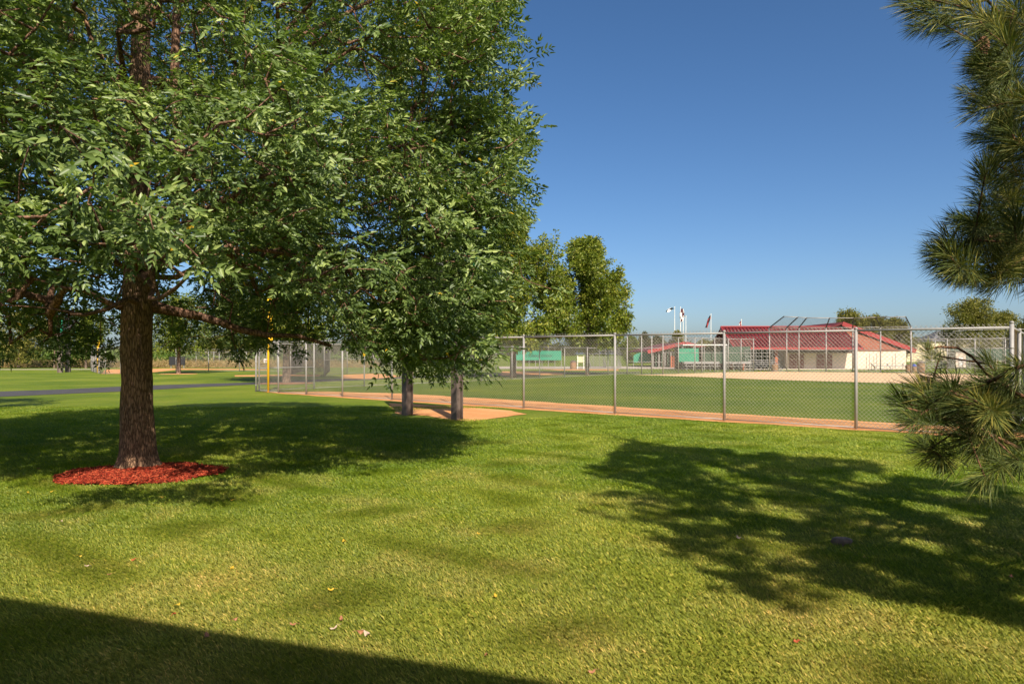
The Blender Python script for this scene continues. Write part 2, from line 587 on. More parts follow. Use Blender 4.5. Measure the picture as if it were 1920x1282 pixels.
# ------------------------------------------------------------------ turf blades (stuff)
def blades(n, ylo, yhi, power, seed, half=0.86):
    r = np.random.default_rng(seed)
    # distance density ~ y^power so nearer turf is finer
    u = r.random(n)
    k = power + 1
    if abs(k) < 1e-6:
        y = ylo * (yhi / ylo) ** u
    else:
        y = (ylo ** k + u * (yhi ** k - ylo ** k)) ** (1 / k)
    x = (r.random(n) * 2 - 1) * (half * y + 0.5)
    m = ((x + 5.02) / 1.0) ** 2 + ((y - 9.2) / 0.79) ** 2
    keep = m > 1.0 + 0.25 * r.random(n)
    rel = (x - FA.x) * FN.x + (y - FA.y) * FN.y
    keep &= rel < -0.35
    pad_c = ((x + 0.9) / 2.4) ** 2 + ((y - 18.6) / 1.7) ** 2
    keep &= pad_c > 1.0
    x, y = x[keep], y[keep]
    n = len(x)
    hgt = (0.020 + 0.016 * r.random(n)) * (1 + 0.015 * y)
    w = (0.0014 + 0.0008 * r.random(n)) * (0.7 + 0.12 * y)
    a = r.random(n) * 2 * math.pi
    clump = np.sin(x * 3.1 + 1.7 * np.sin(y * 2.3)) * np.sin(y * 2.7 + x)
    la = a * 0.65 + 1.6 + clump
    lean = (0.35 + 0.75 * r.random(n)) * hgt
    z = gz(x, y)
    wx, wy = np.cos(a) * w, np.sin(a) * w
    lx, ly = np.cos(la) * lean, np.sin(la) * lean
    v = np.empty((n, 4, 3))
    v[:, 0] = np.stack([x - wx, y - wy, z - 0.004], -1)
    v[:, 1] = np.stack([x + wx, y + wy, z - 0.004], -1)
    v[:, 2] = np.stack([x + wx * 0.7 + lx * 0.35, y + wy * 0.7 + ly * 0.35, z + hgt * 0.6], -1)
    v[:, 3] = np.stack([x + lx, y + ly, z + hgt * 0.92], -1)
    i = np.arange(n)[:, None] * 4
    f = np.concatenate([i + np.array([[0, 1, 2]]), i + np.array([[0, 2, 3]])])
    return v.reshape(-1, 3), f, np.repeat(r.random(n), 4)


v1, f1, a1 = blades(900000, 2.7, 21.0, -0.45, 3)
tag(mesh_np('lawn_grass', v1, f1, M['blade'], attr=a1), 'short mown lawn grass with dry yellowish patches in front of the fence', 'grass', kind='stuff')
del v1, f1, a1


# ------------------------------------------------------------------ trees
def grow(base, attractors, axis, step=0.4, sag=0.0, r_tip=0.006, expo=2.4, jit=0.05, seed=1, block=0):
    """base: list of (pos, parent index, min radius). Connect every attractor to the nearest wood."""
    r = np.random.default_rng(seed)
    cap = len(base) + len(attractors) * 14 + 10
    P = np.zeros((cap, 3))
    par = np.full(cap, -1, int)
    rmin = np.zeros(cap)
    plen = np.zeros(cap)
    n = 0
    for p, q, rm in base:
        P[n] = p
        par[n] = q
        rmin[n] = rm
        if q >= 0:
            plen[n] = plen[q] + np.linalg.norm(P[n] - P[q])
        n += 1
    d0 = np.linalg.norm(attractors[:, :2] - np.array(axis[:2]), axis=1) + 0.35 * np.abs(attractors[:, 2] - axis[2])
    order = np.argsort(d0)
    tips = np.zeros(len(attractors), int)
    for ai in order:
        a = attractors[ai]
        d = P[:n] - a
        dist = np.sqrt((d * d).sum(1))
        cost = dist + 0.12 * plen[:n] + 0.9 * np.maximum(0, -d[:, 2] * -1.0) * 0.25
        cost[:block] = 1e9
        j = int(np.argmin(cost))
        L = dist[j]
        k = min(12, max(1, int(math.ceil(L / step))))
        prev = j
        p0 = P[j].copy()
        for s in range(1, k + 1):
            t = s / k
            q = p0 * (1 - t) + a * t
            if s < k:
                q = q + r.normal(0, jit * min(1, L), 3)
                q[2] += sag * L * math.sin(math.pi * t)
            P[n] = q
            par[n] = prev
            plen[n] = plen[prev] + L / k
            prev = n
            n += 1
        tips[ai] = prev
    P, par, rmin = P[:n], par[:n], rmin[:n]
    rad = np.zeros(n)
    acc = np.zeros(n)
    for i in range(n - 1, -1, -1):
        rad[i] = max(r_tip, acc[i] ** (1 / expo))
        if par[i] >= 0:
            acc[par[i]] += rad[i] ** expo
    rad = np.maximum(rad, 0)
    rad[:len(base)] = rmin[:len(base)]
    return P, par, rad, tips


def wood_mesh(P, par, rad, skip=0, rmax=None):
    """tapered limbs along every edge, one array"""
    V, Fq = [], []
    off = 0
    i = np.arange(len(P))
    sel = i[(par >= 0) & (i >= skip)]
    for n, lo, hi in ((4, 0.0, 0.014), (6, 0.014, 0.04), (12, 0.04, 9)):
        s = sel[(rad[sel] >= lo) & (rad[sel] < hi)]
        if len(s) == 0:
            continue
        p, q = P[par[s]], P[s]
        r1 = rad[s]
        r0 = np.minimum(rad[par[s]], r1 * 1.5 + 0.004)
        if rmax:
            r0 = np.minimum(r0, rmax)
        d = q - p
        L = np.linalg.norm(d, axis=1, keepdims=True) + 1e-9
        d = d / L
        q = q + d * r1[:, None] * 0.4
        up = np.where(np.abs(d[:, 2:3]) < 0.9, np.array([[0, 0, 1.0]]), np.array([[0, 1.0, 0]]))
        u = np.cross(d, up)
        u /= np.linalg.norm(u, axis=1, keepdims=True)
        w = np.cross(u, d)
        an = np.arange(n) * 2 * math.pi / n
        ring = u[:, None] * np.cos(an)[None, :, None] + w[:, None] * np.sin(an)[None, :, None]
        a = p[:, None] + ring * r0[:, None, None]
        b = q[:, None] + ring * r1[:, None, None]
        V.append(np.concatenate([a, b], 1).reshape(-1, 3))
        k = np.arange(n)
        k2 = (k + 1) % n
        fq = np.stack([k, k2, k2 + n, k + n], -1)
        Fq.append((np.arange(len(s))[:, None, None] * 2 * n + fq[None] + off).reshape(-1, 4))
        off += len(s) * 2 * n
    return np.concatenate(V), np.concatenate(Fq)


def rotm(dirs, roll):
    """matrices whose columns are (dir, side, up)"""
    d = dirs / np.linalg.norm(dirs, axis=1, keepdims=True)
    up = np.tile(np.array([[0, 0, 1.0]]), (len(d), 1))
    bad = np.abs(d[:, 2]) > 0.97
    up[bad] = (0, 1, 0)
    s = np.cross(up, d)
    s /= np.linalg.norm(s, axis=1, keepdims=True)
    u = np.cross(d, s)
    c, si = np.cos(roll)[:, None], np.sin(roll)[:, None]
    s2 = s * c + u * si
    u2 = -s * si + u * c
    return np.stack([d, s2, u2], -1)


def leaf_quads(p, d, nrm, ln, wd):
    """folded lanceolate leaflets: base, left, tip, right; p (n,3)"""
    side = np.cross(nrm, d)
    side /= np.linalg.norm(side, axis=1, keepdims=True) + 1e-9
    up = np.cross(d, side)
    ln, wd = ln[:, None], wd[:, None]
    m = p + d * ln * 0.42
    return np.stack([p, m + side * wd * 0.5 + up * wd * 0.22, p + d * ln - up * ln * 0.10, m - side * wd * 0.5 + up * wd * 0.22], 1)


def leaf_six(p, d, nrm, ln, wd):
    """lanceolate leaflet folded along its midrib, curved towards the tip: 6 vertices, 2 faces"""
    side = np.cross(nrm, d)
    side /= np.linalg.norm(side, axis=1, keepdims=True) + 1e-9
    up = np.cross(d, side)
    ln, wd = ln[:, None], wd[:, None]
    a = p + d * ln * 0.28 + up * wd * 0.16
    b = p + d * ln * 0.62 + up * wd * 0.10 - up * ln * 0.03
    return np.stack([p, a + side * wd * 0.48, b + side * wd * 0.36, p + d * ln - up * ln * 0.13, b - side * wd * 0.36, a - side * wd * 0.48], 1)


def ash_spray(seed, nleaf=9):
    r = np.random.default_rng(seed)
    P, D, N, L, W = [], [], [], [], []
    for i in range(nleaf):
        t = i / (nleaf - 1)
        base = np.array([t * 0.30 - 0.08, r.normal(0, 0.03), r.normal(0, 0.02)])
        az = (math.pi * (i % 2)) + r.normal(0, 0.7) + (0 if i < nleaf - 1 else 0)
        sp = 1.35 * (1 - t) + 0.40
        rd = np.array([math.cos(sp), math.sin(sp) * math.cos(az), math.sin(sp) * math.sin(az) * 0.7 + 0.15])
        rd /= np.linalg.norm(rd)
        rl = 0.15 + 0.08 * r.random()
        side = np.cross(rd, [0, 0, 1.0])
        side /= np.linalg.norm(side)
        nn = np.cross(side, rd)
        for j in range(7):
            if j < 6:
                k = j // 2
                s = 1 if j % 2 else -1
                q = 0.35 + 0.25 * k
                ang = 0.85 - 0.12 * k
                dd = rd * math.cos(ang) + side * s * math.sin(ang)
            else:
                q = 1.0
                dd = rd.copy()
            pos = base + rd * rl * q - np.array([0, 0, 1.0]) * 0.06 * q * q
            dd = dd + np.array([0, 0, -0.30]) * (0.4 + r.random() * 0.9) + r.normal(0, 0.12, 3)
            dd /= np.linalg.norm(dd)
            P.append(pos)
            D.append(dd)
            N.append(nn * 0.55 + np.array([0.75, 0, 0.15]) + r.normal(0, 0.45, 3))
            L.append(0.058 + 0.034 * r.random())
            W.append(0.025 + 0.013 * r.random())
    return leaf_six(np.array(P), np.array(D), np.array(N), np.array(L), np.array(W))


def clump_tpl(seed, n, rad, ln, wd, flat=0.75):
    r = np.random.default_rng(seed)
    p = r.normal(0, rad * 0.5, (n, 3))
    p[:, 2] *= flat
    d = p / (np.linalg.norm(p, axis=1, keepdims=True) + 1e-6) + r.normal(0, 0.7, (n, 3)) + np.array([0, 0, -0.35])
    d /= np.linalg.norm(d, axis=1, keepdims=True)
    nn = np.array([0, 0, 1.0]) + r.normal(0, 0.6, (n, 3))
    return leaf_quads(p, d, nn, ln * (0.75 + 0.5 * r.random(n)), wd * (0.75 + 0.5 * r.random(n)))


def place(tpls, pos, dirs, scale, seed, bias=None, spread=0.5):
    kk = tpls[0].shape[1]
    """lay out leaf templates; returns verts, quads, attr"""
    r = np.random.default_rng(seed)
    V, At = [], []
    which = r.integers(0, len(tpls), len(pos))
    roll = r.normal(0, 0.5, len(pos))
    for k, T in enumerate(tpls):
        s = np.where(which == k)[0]
        if len(s) == 0:
            continue
        Rm = rotm(dirs[s], roll[s])
        t = T.reshape(-1, 3)
        v = np.einsum('nij,mj->nmi', Rm, t) * scale[s][:, None, None] + pos[s][:, None]
        V.append(v.reshape(-1, 3))
        nl = len(t) // kk
        b = np.zeros(len(s)) if bias is None else bias[s]
        a = np.clip(b[:, None] + r.random((len(s), nl)) ** 1.3 * spread + (1 - spread) * r.random((len(s), 1)), 0, 0.985)
        yel = r.random((len(s), nl)) > 0.998
        a = np.where(yel, 1.0, a)
        At.append(np.repeat(a.reshape(-1), kk))
    V = np.concatenate(V)
    At = np.concatenate(At)
    f = np.arange(len(V)).reshape(-1, kk)
    if kk == 6:
        f = np.concatenate([f[:, [0, 1, 2, 3]], f[:, [0, 3, 4, 5]]])
    return V, f, At


def trunk_mesh(path, radii, nseg=72, dz=0.03, flare=0.0, ridges=1.0, seed=0):
    """one continuous trunk with furrowed bark and root flare"""
    pts = [Vector(p) for p in path]
    L = [0]
    for a, b in zip(pts, pts[1:]):
        L.append(L[-1] + (b - a).length)
    n = max(3, int(L[-1] / dz))
    V = []
    for i in range(n + 1):
        s = L[-1] * i / n
        k = min(len(L) - 2, max(0, np.searchsorted(L, s) - 1))
        t = (s - L[k]) / max(1e-6, L[k + 1] - L[k])
        c = pts[k].lerp(pts[k + 1], t)
        rr = radii[k] * (1 - t) + radii[k + 1] * t
        for j in range(nseg):
            a = 2 * math.pi * j / nseg
            fl = 0.0
            if flare:
                fl = flare * math.exp(-s / 0.16) * (0.65 + 0.5 * math.sin(a * 5 + 0.8) * math.sin(a * 2 + 1.3) + 0.2 * math.sin(a * 9))
            q = Vector((math.cos(a) * rr * 22, math.sin(a) * rr * 22, s * 2.6 + seed))
            w = mnoise.noise(q) * 0.016 + mnoise.noise(q * 2.3) * 0.008
            lump = 0.02 * mnoise.noise(Vector((math.cos(a) * 1.5, math.sin(a) * 1.5, s * 1.1 + seed)))
            r_ = rr + fl + (w + lump) * ridges
            V.append((c.x + math.cos(a) * r_, c.y + math.sin(a) * r_, c.z))
    Fq = []
    for i in range(n):
        for j in range(nseg):
            j2 = (j + 1) % nseg
            Fq.append((i * nseg + j, i * nseg + j2, (i + 1) * nseg + j2, (i + 1) * nseg + j))
    return V, Fq


def to_local(v, loc):
    return np.asarray(v, float) - np.array(loc)


# ---- the big ash
AX, AY = -5.26, 9.6
ash = thing('ash_tree', 'large ash tree with furrowed trunk standing in a red mulch bed', 'tree', loc=(AX, AY, 0))
tr_path = [(AX + 0.0, AY, -0.10), (AX + 0.0, AY, 0.3), (AX - 0.02, AY, 1.0), (AX - 0.02, AY, 1.8), (AX + 0.0, AY, 2.35), (AX + 0.01, AY, 2.75), (AX - 0.01, AY, 3.3), (AX, AY, 4.2), (AX + 0.02, AY, 5.5), (AX + 0.06, AY, 6.6), (AX + 0.1, AY, 8.0), (AX + 0.1, AY, 9.6)]
tr_rad = [0.24, 0.215, 0.205, 0.198, 0.208, 0.185, 0.150, 0.130, 0.13, 0.11, 0.07, 0.02]
tv, tf = trunk_mesh(tr_path, tr_rad, 84, 0.035, 0.20, 1.0, 3)
mesh_np('trunk', to_local(tv, (AX, AY, 0)), tf, M['bark'], ash, smooth=True)

base = [((x, y, z), i - 1, r) for i, ((x, y, z), r) in enumerate(zip(tr_path[3:], tr_rad[3:]))]
ntr = len(base)


def limb(px_list, yd, r0, r1, parent_i):
    """limb traced at real depth; yd: (start depth, end depth)"""
    global base
    prev = parent_i
    n = len(px_list)
    for i, (px, py) in enumerate(px_list):
        t = (i + 1) / n
        d = yd[0] * (1 - t) + yd[1] * t
        p = A(px, py, d)
        base.append(((p.x, p.y, p.z), prev, r0 * (1 - t) + r1 * t))
        prev = len(base) - 1
    return prev


limb([(318, 582), (370, 592), (410, 603), (450, 618), (500, 628), (560, 630), (620, 648)], (9.6, 10.6), 0.075, 0.03, 1)
limb([(222, 575), (190, 562), (160, 545), (120, 540), (60, 520)], (9.5, 8.9), 0.05, 0.02, 1)
s2 = limb([(292, 500), (318, 440), (335, 370), (338, 300), (334, 230), (328, 140), (330, 40), (340, -80)], (9.5, 9.2), 0.10, 0.045, 2)
s2i = s2 - 5
limb([(330, 450), (350, 425), (385, 400), (410, 380), (470, 355), (545, 343), (600, 338), (640, 328), (690, 300), (725, 280), (770, 230)], (9.5, 9.2), 0.06, 0.022, s2i - 1)
limb([(370, 475), (420, 468), (480, 466), (560, 480), (640, 500), (720, 560)], (9.6, 10.2), 0.05, 0.02, 2)
limb([(225, 350), (190, 300), (150, 270), (100, 215), (40, 190), (-60, 160)], (9.6, 8.6), 0.05, 0.02, 3)
limb([(200, 170), (150, 130), (90, 100), (20, 80), (-80, 40)], (9.6, 9.2), 0.04, 0.02, 4)
limb([(380, 290), (410, 250), (450, 190), (500, 110), (560, 60)], (9.4, 8.6), 0.05, 0.02, s2i)
limb([(400, 170), (480, 110), (580, 60), (700, 0), (800, -60)], (9.6, 10.8), 0.05, 0.02, 5)
limb([(250, 480), (230, 500), (200, 480), (170, 450)], (9.2, 7.6), 0.045, 0.02, 2)
limb([(300, 520), (330, 520), (370, 500), (400, 480)], (9.1, 7.2), 0.045, 0.02, 2)
limb([(240, 180), (230, 120), (220, 60)], (9.0, 7.4), 0.045, 0.02, 4)
limb([(290, 540), (280, 560), (300, 560), (330, 540), (350, 520)], (9.0, 5.6), 0.035, 0.014, 2)
limb([(240, 560), (200, 580), (160, 590), (130, 590)], (9.0, 6.8), 0.035, 0.014, 1)
limb([(300, 400), (360, 380), (430, 370), (520, 400)], (9.9, 12.0), 0.045, 0.02, 3)
limb([(220, 420), (150, 430), (60, 440)], (10.0, 12.0), 0.045, 0.02, 3)


def ash_radius(dx, dy, z):
    """crown envelope: horizontal reach at height z in direction (dx,dy)"""
    a = np.arctan2(dy, dx)
    front = np.clip(-np.sin(a), 0, 1)
    back = np.clip(np.sin(a), 0, 1)
    right = np.clip(np.cos(a), 0, 1)
    rr = 5.55 - 1.25 * front ** 1.6 - 0.3 * back + 0.25 * (1 - right)
    prof = np.interp(z, [1.1, 1.7, 2.4, 3.4, 4.6, 5.8, 7.0, 8.4, 9.6, 10.6], [0.0, 0.72, 0.92, 1.0, 1.0, 0.97, 0.84, 0.60, 0.34, 0.0])
    lumps = 0.07 * np.sin(a * 5 + z * 1.7) + 0.05 * np.sin(a * 9 - z * 2.9 + 1)
    return rr * prof * (1 + lumps), front, right, back


def ash_points(n, seed):
    r = np.random.default_rng(seed)
    out = []
    while len(out) < n:
        x, y = (r.random(2) * 2 - 1) * 6.3
        z = 1.05 + r.random() * 9.5
        if z > 7.4 and r.random() < 0.45:
            continue
        R_, front, right, back = ash_radius(x, y, z)
        rho = math.hypot(x, y)
        if rho > R_:
            continue
        q = rho / max(R_, 0.01)
        # underside: rises near the trunk and at the front
        low = 1.35 + 1.1 * front + (0.9 if rho < 1.6 else 0.0) + 0.55 * (1 - q) + 0.35 * math.sin(rho * 2.1 + x)
        if x > 3.3 and y > -1.5:
            low = 1.05 + 0.2 * math.sin(x * 3)
        if 0.6 < x <= 3.3:
            low += 0.35
        if x < -1:
            low += 0.35
        if z < low or (rho < 2.7 and z < 2.35):
            continue
        if x > 5.3 + 0.05 * y:
            continue
        if r.random() > 0.34 + 0.9 * q ** 1.6 + 0.25 * front and z < 9.5:
            continue
        v = mnoise.noise(Vector((x * 0.85 + 3, y * 0.85, z * 1.15))) + 0.35 * mnoise.noise(Vector((x * 2.1, y * 2.1 + 5, z * 2.4)))
        if v < -0.04:
            continue
        out.append((x + AX, y + AY, z))
    return np.array(out)


att = ash_points(7600, 5)
ex = np.random.default_rng(8)
gr = lambda n_, cx_, cy_, cz_, s_: np.stack([cx_ + s_ * ex.normal(size=n_), cy_ + s_ * ex.normal(size=n_), cz_ + 0.8 * s_ * ex.normal(size=n_)], -1)
att = np.concatenate([att, gr(26, -2.85, 5.0, 2.55, 0.26), gr(20, -3.75, 4.9, 2.5, 0.22), gr(34, -5.9, 6.6, 2.6, 0.35), gr(60, AX + 4.75, 9.2, 4.7, 0.32), gr(60, AX + 4.5, 9.2, 5.7, 0.34), gr(50, AX + 4.2, 9.4, 6.6, 0.36), gr(60, AX + 4.6, 9.8, 2.6, 0.38), gr(60, AX + 4.6, 10.4, 3.4, 0.38), gr(50, AX + 4.4, 9.6, 3.9, 0.36), gr(50, AX + 4.2, 10.6, 2.3, 0.38), np.stack([AX + 3.3 + 1.5 * ex.random(230), 8.8 + 2.4 * ex.random(230), 1.36 + 1.2 * ex.random(230) ** 0.8], -1), np.stack([AX - 3.6 + 2.6 * ex.random(70), 7.6 + 2.4 * ex.random(70), 1.75 + 1.0 * ex.random(70)], -1)])
P, par, rad, tips = grow(base, att, (AX, AY, 4.0), 0.45, 0.03, 0.0055, 2.25, 0.05, 2, 2)
wv, wf = wood_mesh(P, par, rad, skip=ntr, rmax=0.12)
mesh_np('limbs', to_local(wv, (AX, AY, 0)), wf, M['limb'], ash, smooth=True)
tp = P[tips]
dirs = tp - P[par[tips]]
dirs /= np.linalg.norm(dirs, axis=1, keepdims=True) + 1e-9
outw = tp - np.array([AX, AY, 4.0])
outw /= np.linalg.norm(outw, axis=1, keepdims=True)
dirs = dirs * 0.6 + outw * 0.8 + np.array([0, 0, 0.05])
tpls = [ash_spray(s) for s in range(14)]
sc = 0.74 + 0.36 * rng.random(len(tp))
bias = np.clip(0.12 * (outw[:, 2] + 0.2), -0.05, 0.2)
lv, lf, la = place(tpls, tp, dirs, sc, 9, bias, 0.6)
mesh_np('crown', to_local(lv, (AX, AY, 0)), lf, M['ash'], ash, attr=la)
del lv, lf, la, wv, wf

# red mulch bed
mb_c = (-5.0, 9.2)
disc('mulch_base', mb_c, 0.98, 0.76, 0.012, M['mulchbed'], 0.05)
n = 9000
an = rng.random(n) * 2 * math.pi
q = np.sqrt(rng.random(n)) * (1.0 + 0.05 * np.sin(an * 5) + 0.04 * np.sin(an * 9 + 2)) + np.abs(rng.normal(0, 0.03, n))
mx = mb_c[0] + np.cos(an) * q * 1.02
my = mb_c[1] + np.sin(an) * q * 0.80
mz = 0.018 + 0.045 * np.clip(1 - q, 0, 1) + 0.018 * rng.random(n)
d = rng.normal(size=(n, 3)) * np.array([1, 1, 0.28])
d /= np.linalg.norm(d, axis=1, keepdims=True)
ln = 0.025 + 0.045 * rng.random(n)
wd = 0.007 + 0.010 * rng.random(n)
nn = np.array([[0, 0, 1.0]]) + rng.normal(0, 0.3, (n, 3))
sd = np.cross(nn, d)
sd /= np.linalg.norm(sd, axis=1, keepdims=True)
up = np.cross(d, sd)
c = np.stack([mx, my, mz], -1)
a_, b_, c_ = d * ln[:, None] / 2, sd * wd[:, None] / 2, up * 0.003
cv = np.stack([c + sx * a_ + sy * b_ + sz * c_ for sz in (-1, 1) for sx, sy in ((-1, -1), (1, -1), (1, 1), (-1, 1))], 1).reshape(-1, 3)
bf = np.array([(3, 2, 1, 0), (4, 5, 6, 7), (0, 1, 5, 4), (1, 2, 6, 5), (2, 3, 7, 6), (3, 0, 4, 7)])
cf = (np.arange(n)[:, None, None] * 8 + bf[None]).reshape(-1, 4)
tag(mesh_np('mulch_chips', cv, cf, M['mulch'], attr=np.repeat(rng.random(n), 8)), 'red shredded wood mulch around the foot of the ash tree', 'mulch', kind='stuff')

# ---- the pine at the right edge
PX, PY = 4.75, 3.7
pine = thing('pine_tree', 'long-needled pine tree reaching in at the right edge', 'tree', loc=(PX, PY, 0))
pp = [(PX, PY, -0.1), (PX, PY, 1.0), (PX + 0.03, PY, 2.5), (PX, PY, 4.0), (PX - 0.03, PY, 5.5), (PX, PY, 7.0), (PX, PY, 8.6)]
pr = [0.19, 0.16, 0.14, 0.12, 0.09, 0.06, 0.015]
tv, tf = trunk_mesh(pp, pr, 32, 0.08, 0.05, 1.0, 9)
mesh_np('trunk', to_local(tv, (PX, PY, 0)), tf, M['pinebark'], pine, smooth=True)
seen = [(1712, 8), (1765, 2), (1772, 48), (1820, 18), (1862, 42), (1902, 18), (1838, 85), (1888, 85), (1840, 132), (1892, 140), (1858, 178), (1902, 190),
        (1840, 205), (1888, 228), (1868, 262), (1908, 275), (1862, 305), (1908, 330), (1848, 325), (1842, 385), (1888, 372), (1802, 418), (1850, 424), (1902, 418),
        (1778, 452), (1822, 462), (1768, 490), (1868, 465), (1905, 455), (1800, 505), (1850, 490), (1890, 505), (1750, 470),
        (1692, 755), (1712, 790), (1748, 715), (1744, 765), (1782, 775), (1800, 735), (1838, 755), (1880, 722), (1853, 682), (1905, 690), (1742, 842),
        (1765, 855), (1846, 893), (1818, 822), (1868, 815), (1908, 800), (1908, 862), (1905, 745), (1860, 770), (1880, 785), (1830, 845), (1870, 850), (1825, 790), (1790, 810),
        (1738, 652), (1762, 668), (1780, 735), (1725, 730), (1860, 735), (1895, 830), (1845, 720), (1805, 760)]
r = np.random.default_rng(4)
seenp = []
hero = []
for px, py in seen:
    dd = 2.95 + 0.75 * r.random()
    small = (py < 675 and px < 1770 and py > 640)
    p = A(px, py, dd)
    seenp.append(tuple(p))
    hero.append(0.5 if small else 1.0)
# second, deeper layer of the same boughs
for px, py in seen:
    if px > 1790 and not (520 < py < 700) and (py < 540 or r.random() < 0.2):
        p = A(px + r.normal(0, 22) + 8, py + r.normal(0, 20), 3.6 + 0.9 * r.random())
        seenp.append(tuple(p))
        hero.append(0.9)
def shade_ok(x, y, z):
    """keep the crown inside the outline its shadow has on the lawn"""
    sx, sy = x - 0.333 * z, y + 1.19 * z
    w = 0.35 * mnoise.noise(Vector((sx * 1.3, sy * 1.3, 0)))
    if sy < 6.95 - 0.98 * sx + w or sy > 14.0 - 0.66 * sx + w:
        return False
    if sx < 1.05 + w or (sy > 9.5 and sx < 1.05 + (sy - 9.5) * 0.38 + w):
        return False
    return mnoise.noise(Vector((sx * 1.6, sy * 1.2, 4.0))) > -0.30


for px, py in seen:
    if py < 540:
        p = A(px + r.normal(0, 20) + 14, py + r.normal(0, 22), 3.0 + 1.6 * r.random())
        seenp.append(tuple(p))
        hero.append(1.0)
rest = []
while len(rest) < 2200:
    a = r.random() * 2 * math.pi
    z = 0.7 + r.random() * 8.6
    Rz = np.interp(z, [0.6, 1.2, 3.5, 5.0, 7.0, 9.3], [1.9, 2.45, 2.5, 2.3, 1.5, 0.1]) * (0.86 + 0.14 * math.sin(a * 6 + z * 4))
    q = math.sqrt(r.random()) * 0.62 + 0.38
    x, y = PX + math.cos(a) * Rz * q, PY + math.sin(a) * Rz * q
    z2 = z + 0.25 * q
    ppx = 960 + F * x / y if y > 0.3 else 9999
    ppy = HORIZ - (z2 - EYE) / y * F if y > 0.3 else 9999
    if y < 0.5:
        continue
    if -120 < ppy < 1400 and ppx < 1990:
        continue
    if not shade_ok(x, y, z2):
        continue
    rest.append((x, y, z2))
    hero.append(0.98)
for _ in range(420):  # extra out-of-view tufts added on the sun side to shade the lower boughs
    y = 1.2 + 1.7 * r.random()
    x = 0.84 * y + 0.15 + (4.9 - 0.84 * y) * r.random()
    z = 1.0 + 2.3 * r.random()
    if not shade_ok(x, y, z):
        continue
    rest.append((x, y, z))
    hero.append(0.98)
att = np.array(seenp + rest)
hero = np.array(hero)
base = [((x, y, z), i - 1, rr) for i, ((x, y, z), rr) in enumerate(zip(pp, pr))]
for k in range(26):
    z = 0.9 + k * 0.28
    a = k * 2.4
    Rz = np.interp(z, [0.6, 1.2, 3.5, 5.0, 7.0, 9.3], [1.6, 2.2, 2.2, 2.0, 1.2, 0.1]) * 0.7
    j = int(np.searchsorted([p[2] for p in pp], z)) - 1
    prev = j
    for s in (0.25, 0.6, 1.0):
        base.append(((PX + math.cos(a) * Rz * s, PY + math.sin(a) * Rz * s, z + 0.12 * s), prev, 0.030 * (1.15 - s) + 0.008))
        prev = len(base) - 1
for pxs in ([(1990, 860), (1910, 840), (1850, 810), (1790, 790), (1740, 775), (1700, 765)], [(1960, 760), (1900, 735), (1850, 700), (1822, 668), (1795, 652), (1760, 650), (1738, 655)],
            [(2000, 520), (1940, 470), (1880, 440), (1820, 450), (1780, 470)], [(2010, 60), (1920, 48), (1880, 30), (1850, 0), (1800, 10)]):
    prev = 2
    for i, (px, py) in enumerate(pxs):
        p = A(px, py, 3.5 - 0.05 * i)
        base.append((tuple(p), prev, 0.011 - 0.0012 * i))
        prev = len(base) - 1
P, par, rad, tips = grow(base, att, (PX, PY, 3.0), 0.25, -0.04, 0.0042, 2.4, 0.04, 6)
wv, wf = wood_mesh(P, par, rad, skip=len(pp), rmax=0.05)
mesh_np('limbs', to_local(wv, (PX, PY, 0)), wf, M['pinebark'], pine, smooth=True)


def tuft(seed, n, full=True):
    r = np.random.default_rng(seed)
    t = r.random(n) ** 0.8
    p = np.stack([-0.17 + 0.18 * t, r.normal(0, 0.004, n), r.normal(0, 0.004, n)], -1)
    az = r.random(n) * 2 * math.pi
    sp = 1.25 - 0.85 * t + r.normal(0, 0.16, n)
    d = np.stack([np.cos(sp), np.sin(sp) * np.cos(az), np.sin(sp) * np.sin(az)], -1)
    ln = 0.105 + 0.045 * r.random(n)
    nn = r.normal(0, 1, (n, 3))
    side = np.cross(nn, d)
    side /= np.linalg.norm(side, axis=1, keepdims=True)
    w = 0.0017
    m = p + d * ln[:, None] * 0.55
    m[:, 2] -= 0.004
    tip = p + d * ln[:, None]
    tip[:, 2] -= 0.016
    return np.stack([p, m + side * w, tip, m - side * w], 1)


tpls = [tuft(50 + s, 260) for s in range(8)]
tp = P[tips]
dirs = tp - P[par[tips]]
dirs /= np.linalg.norm(dirs, axis=1, keepdims=True) + 1e-9
outw = tp - np.array([PX, PY, 0])
outw[:, 2] = 0
outw /= np.linalg.norm(outw, axis=1, keepdims=True) + 1e-9
dirs = dirs * 0.5 + outw * 0.6 + np.array([0, 0, 0.35]) + r.normal(0, 0.25, dirs.shape)
sc = hero * (0.9 + 0.25 * r.random(len(tp)))
lv, lf, la = place(tpls, tp, dirs, sc, 19, None, 0.6)
mesh_np('needles', to_local(lv, (PX, PY, 0)), lf, M['needle'], pine, attr=la)
del lv, lf, la
for (px, py, d) in ((1843, 88, 3.2),):
    p = A(px, py, d) - Vector((PX, PY, 0))
    mc = MB()
    mc.tube([(p.x, p.y, p.z - 0.03), (p.x, p.y, p.z + 0.045)], 0.012, 6)
    for k in range(9):
        z = -0.035 + 0.009 * k
        rr = 0.024 * math.sin(math.pi * (k + 1.2) / 10.5)
        for j in range(8):
            a = j * math.pi / 4 + (k % 2) * 0.39
            mc.box((p.x + math.cos(a) * rr * 0.7, p.y + math.sin(a) * rr * 0.7, p.z + z), (0.020, 0.011, 0.007), a)
    mc.build('cone', M['pinebark'], pine)


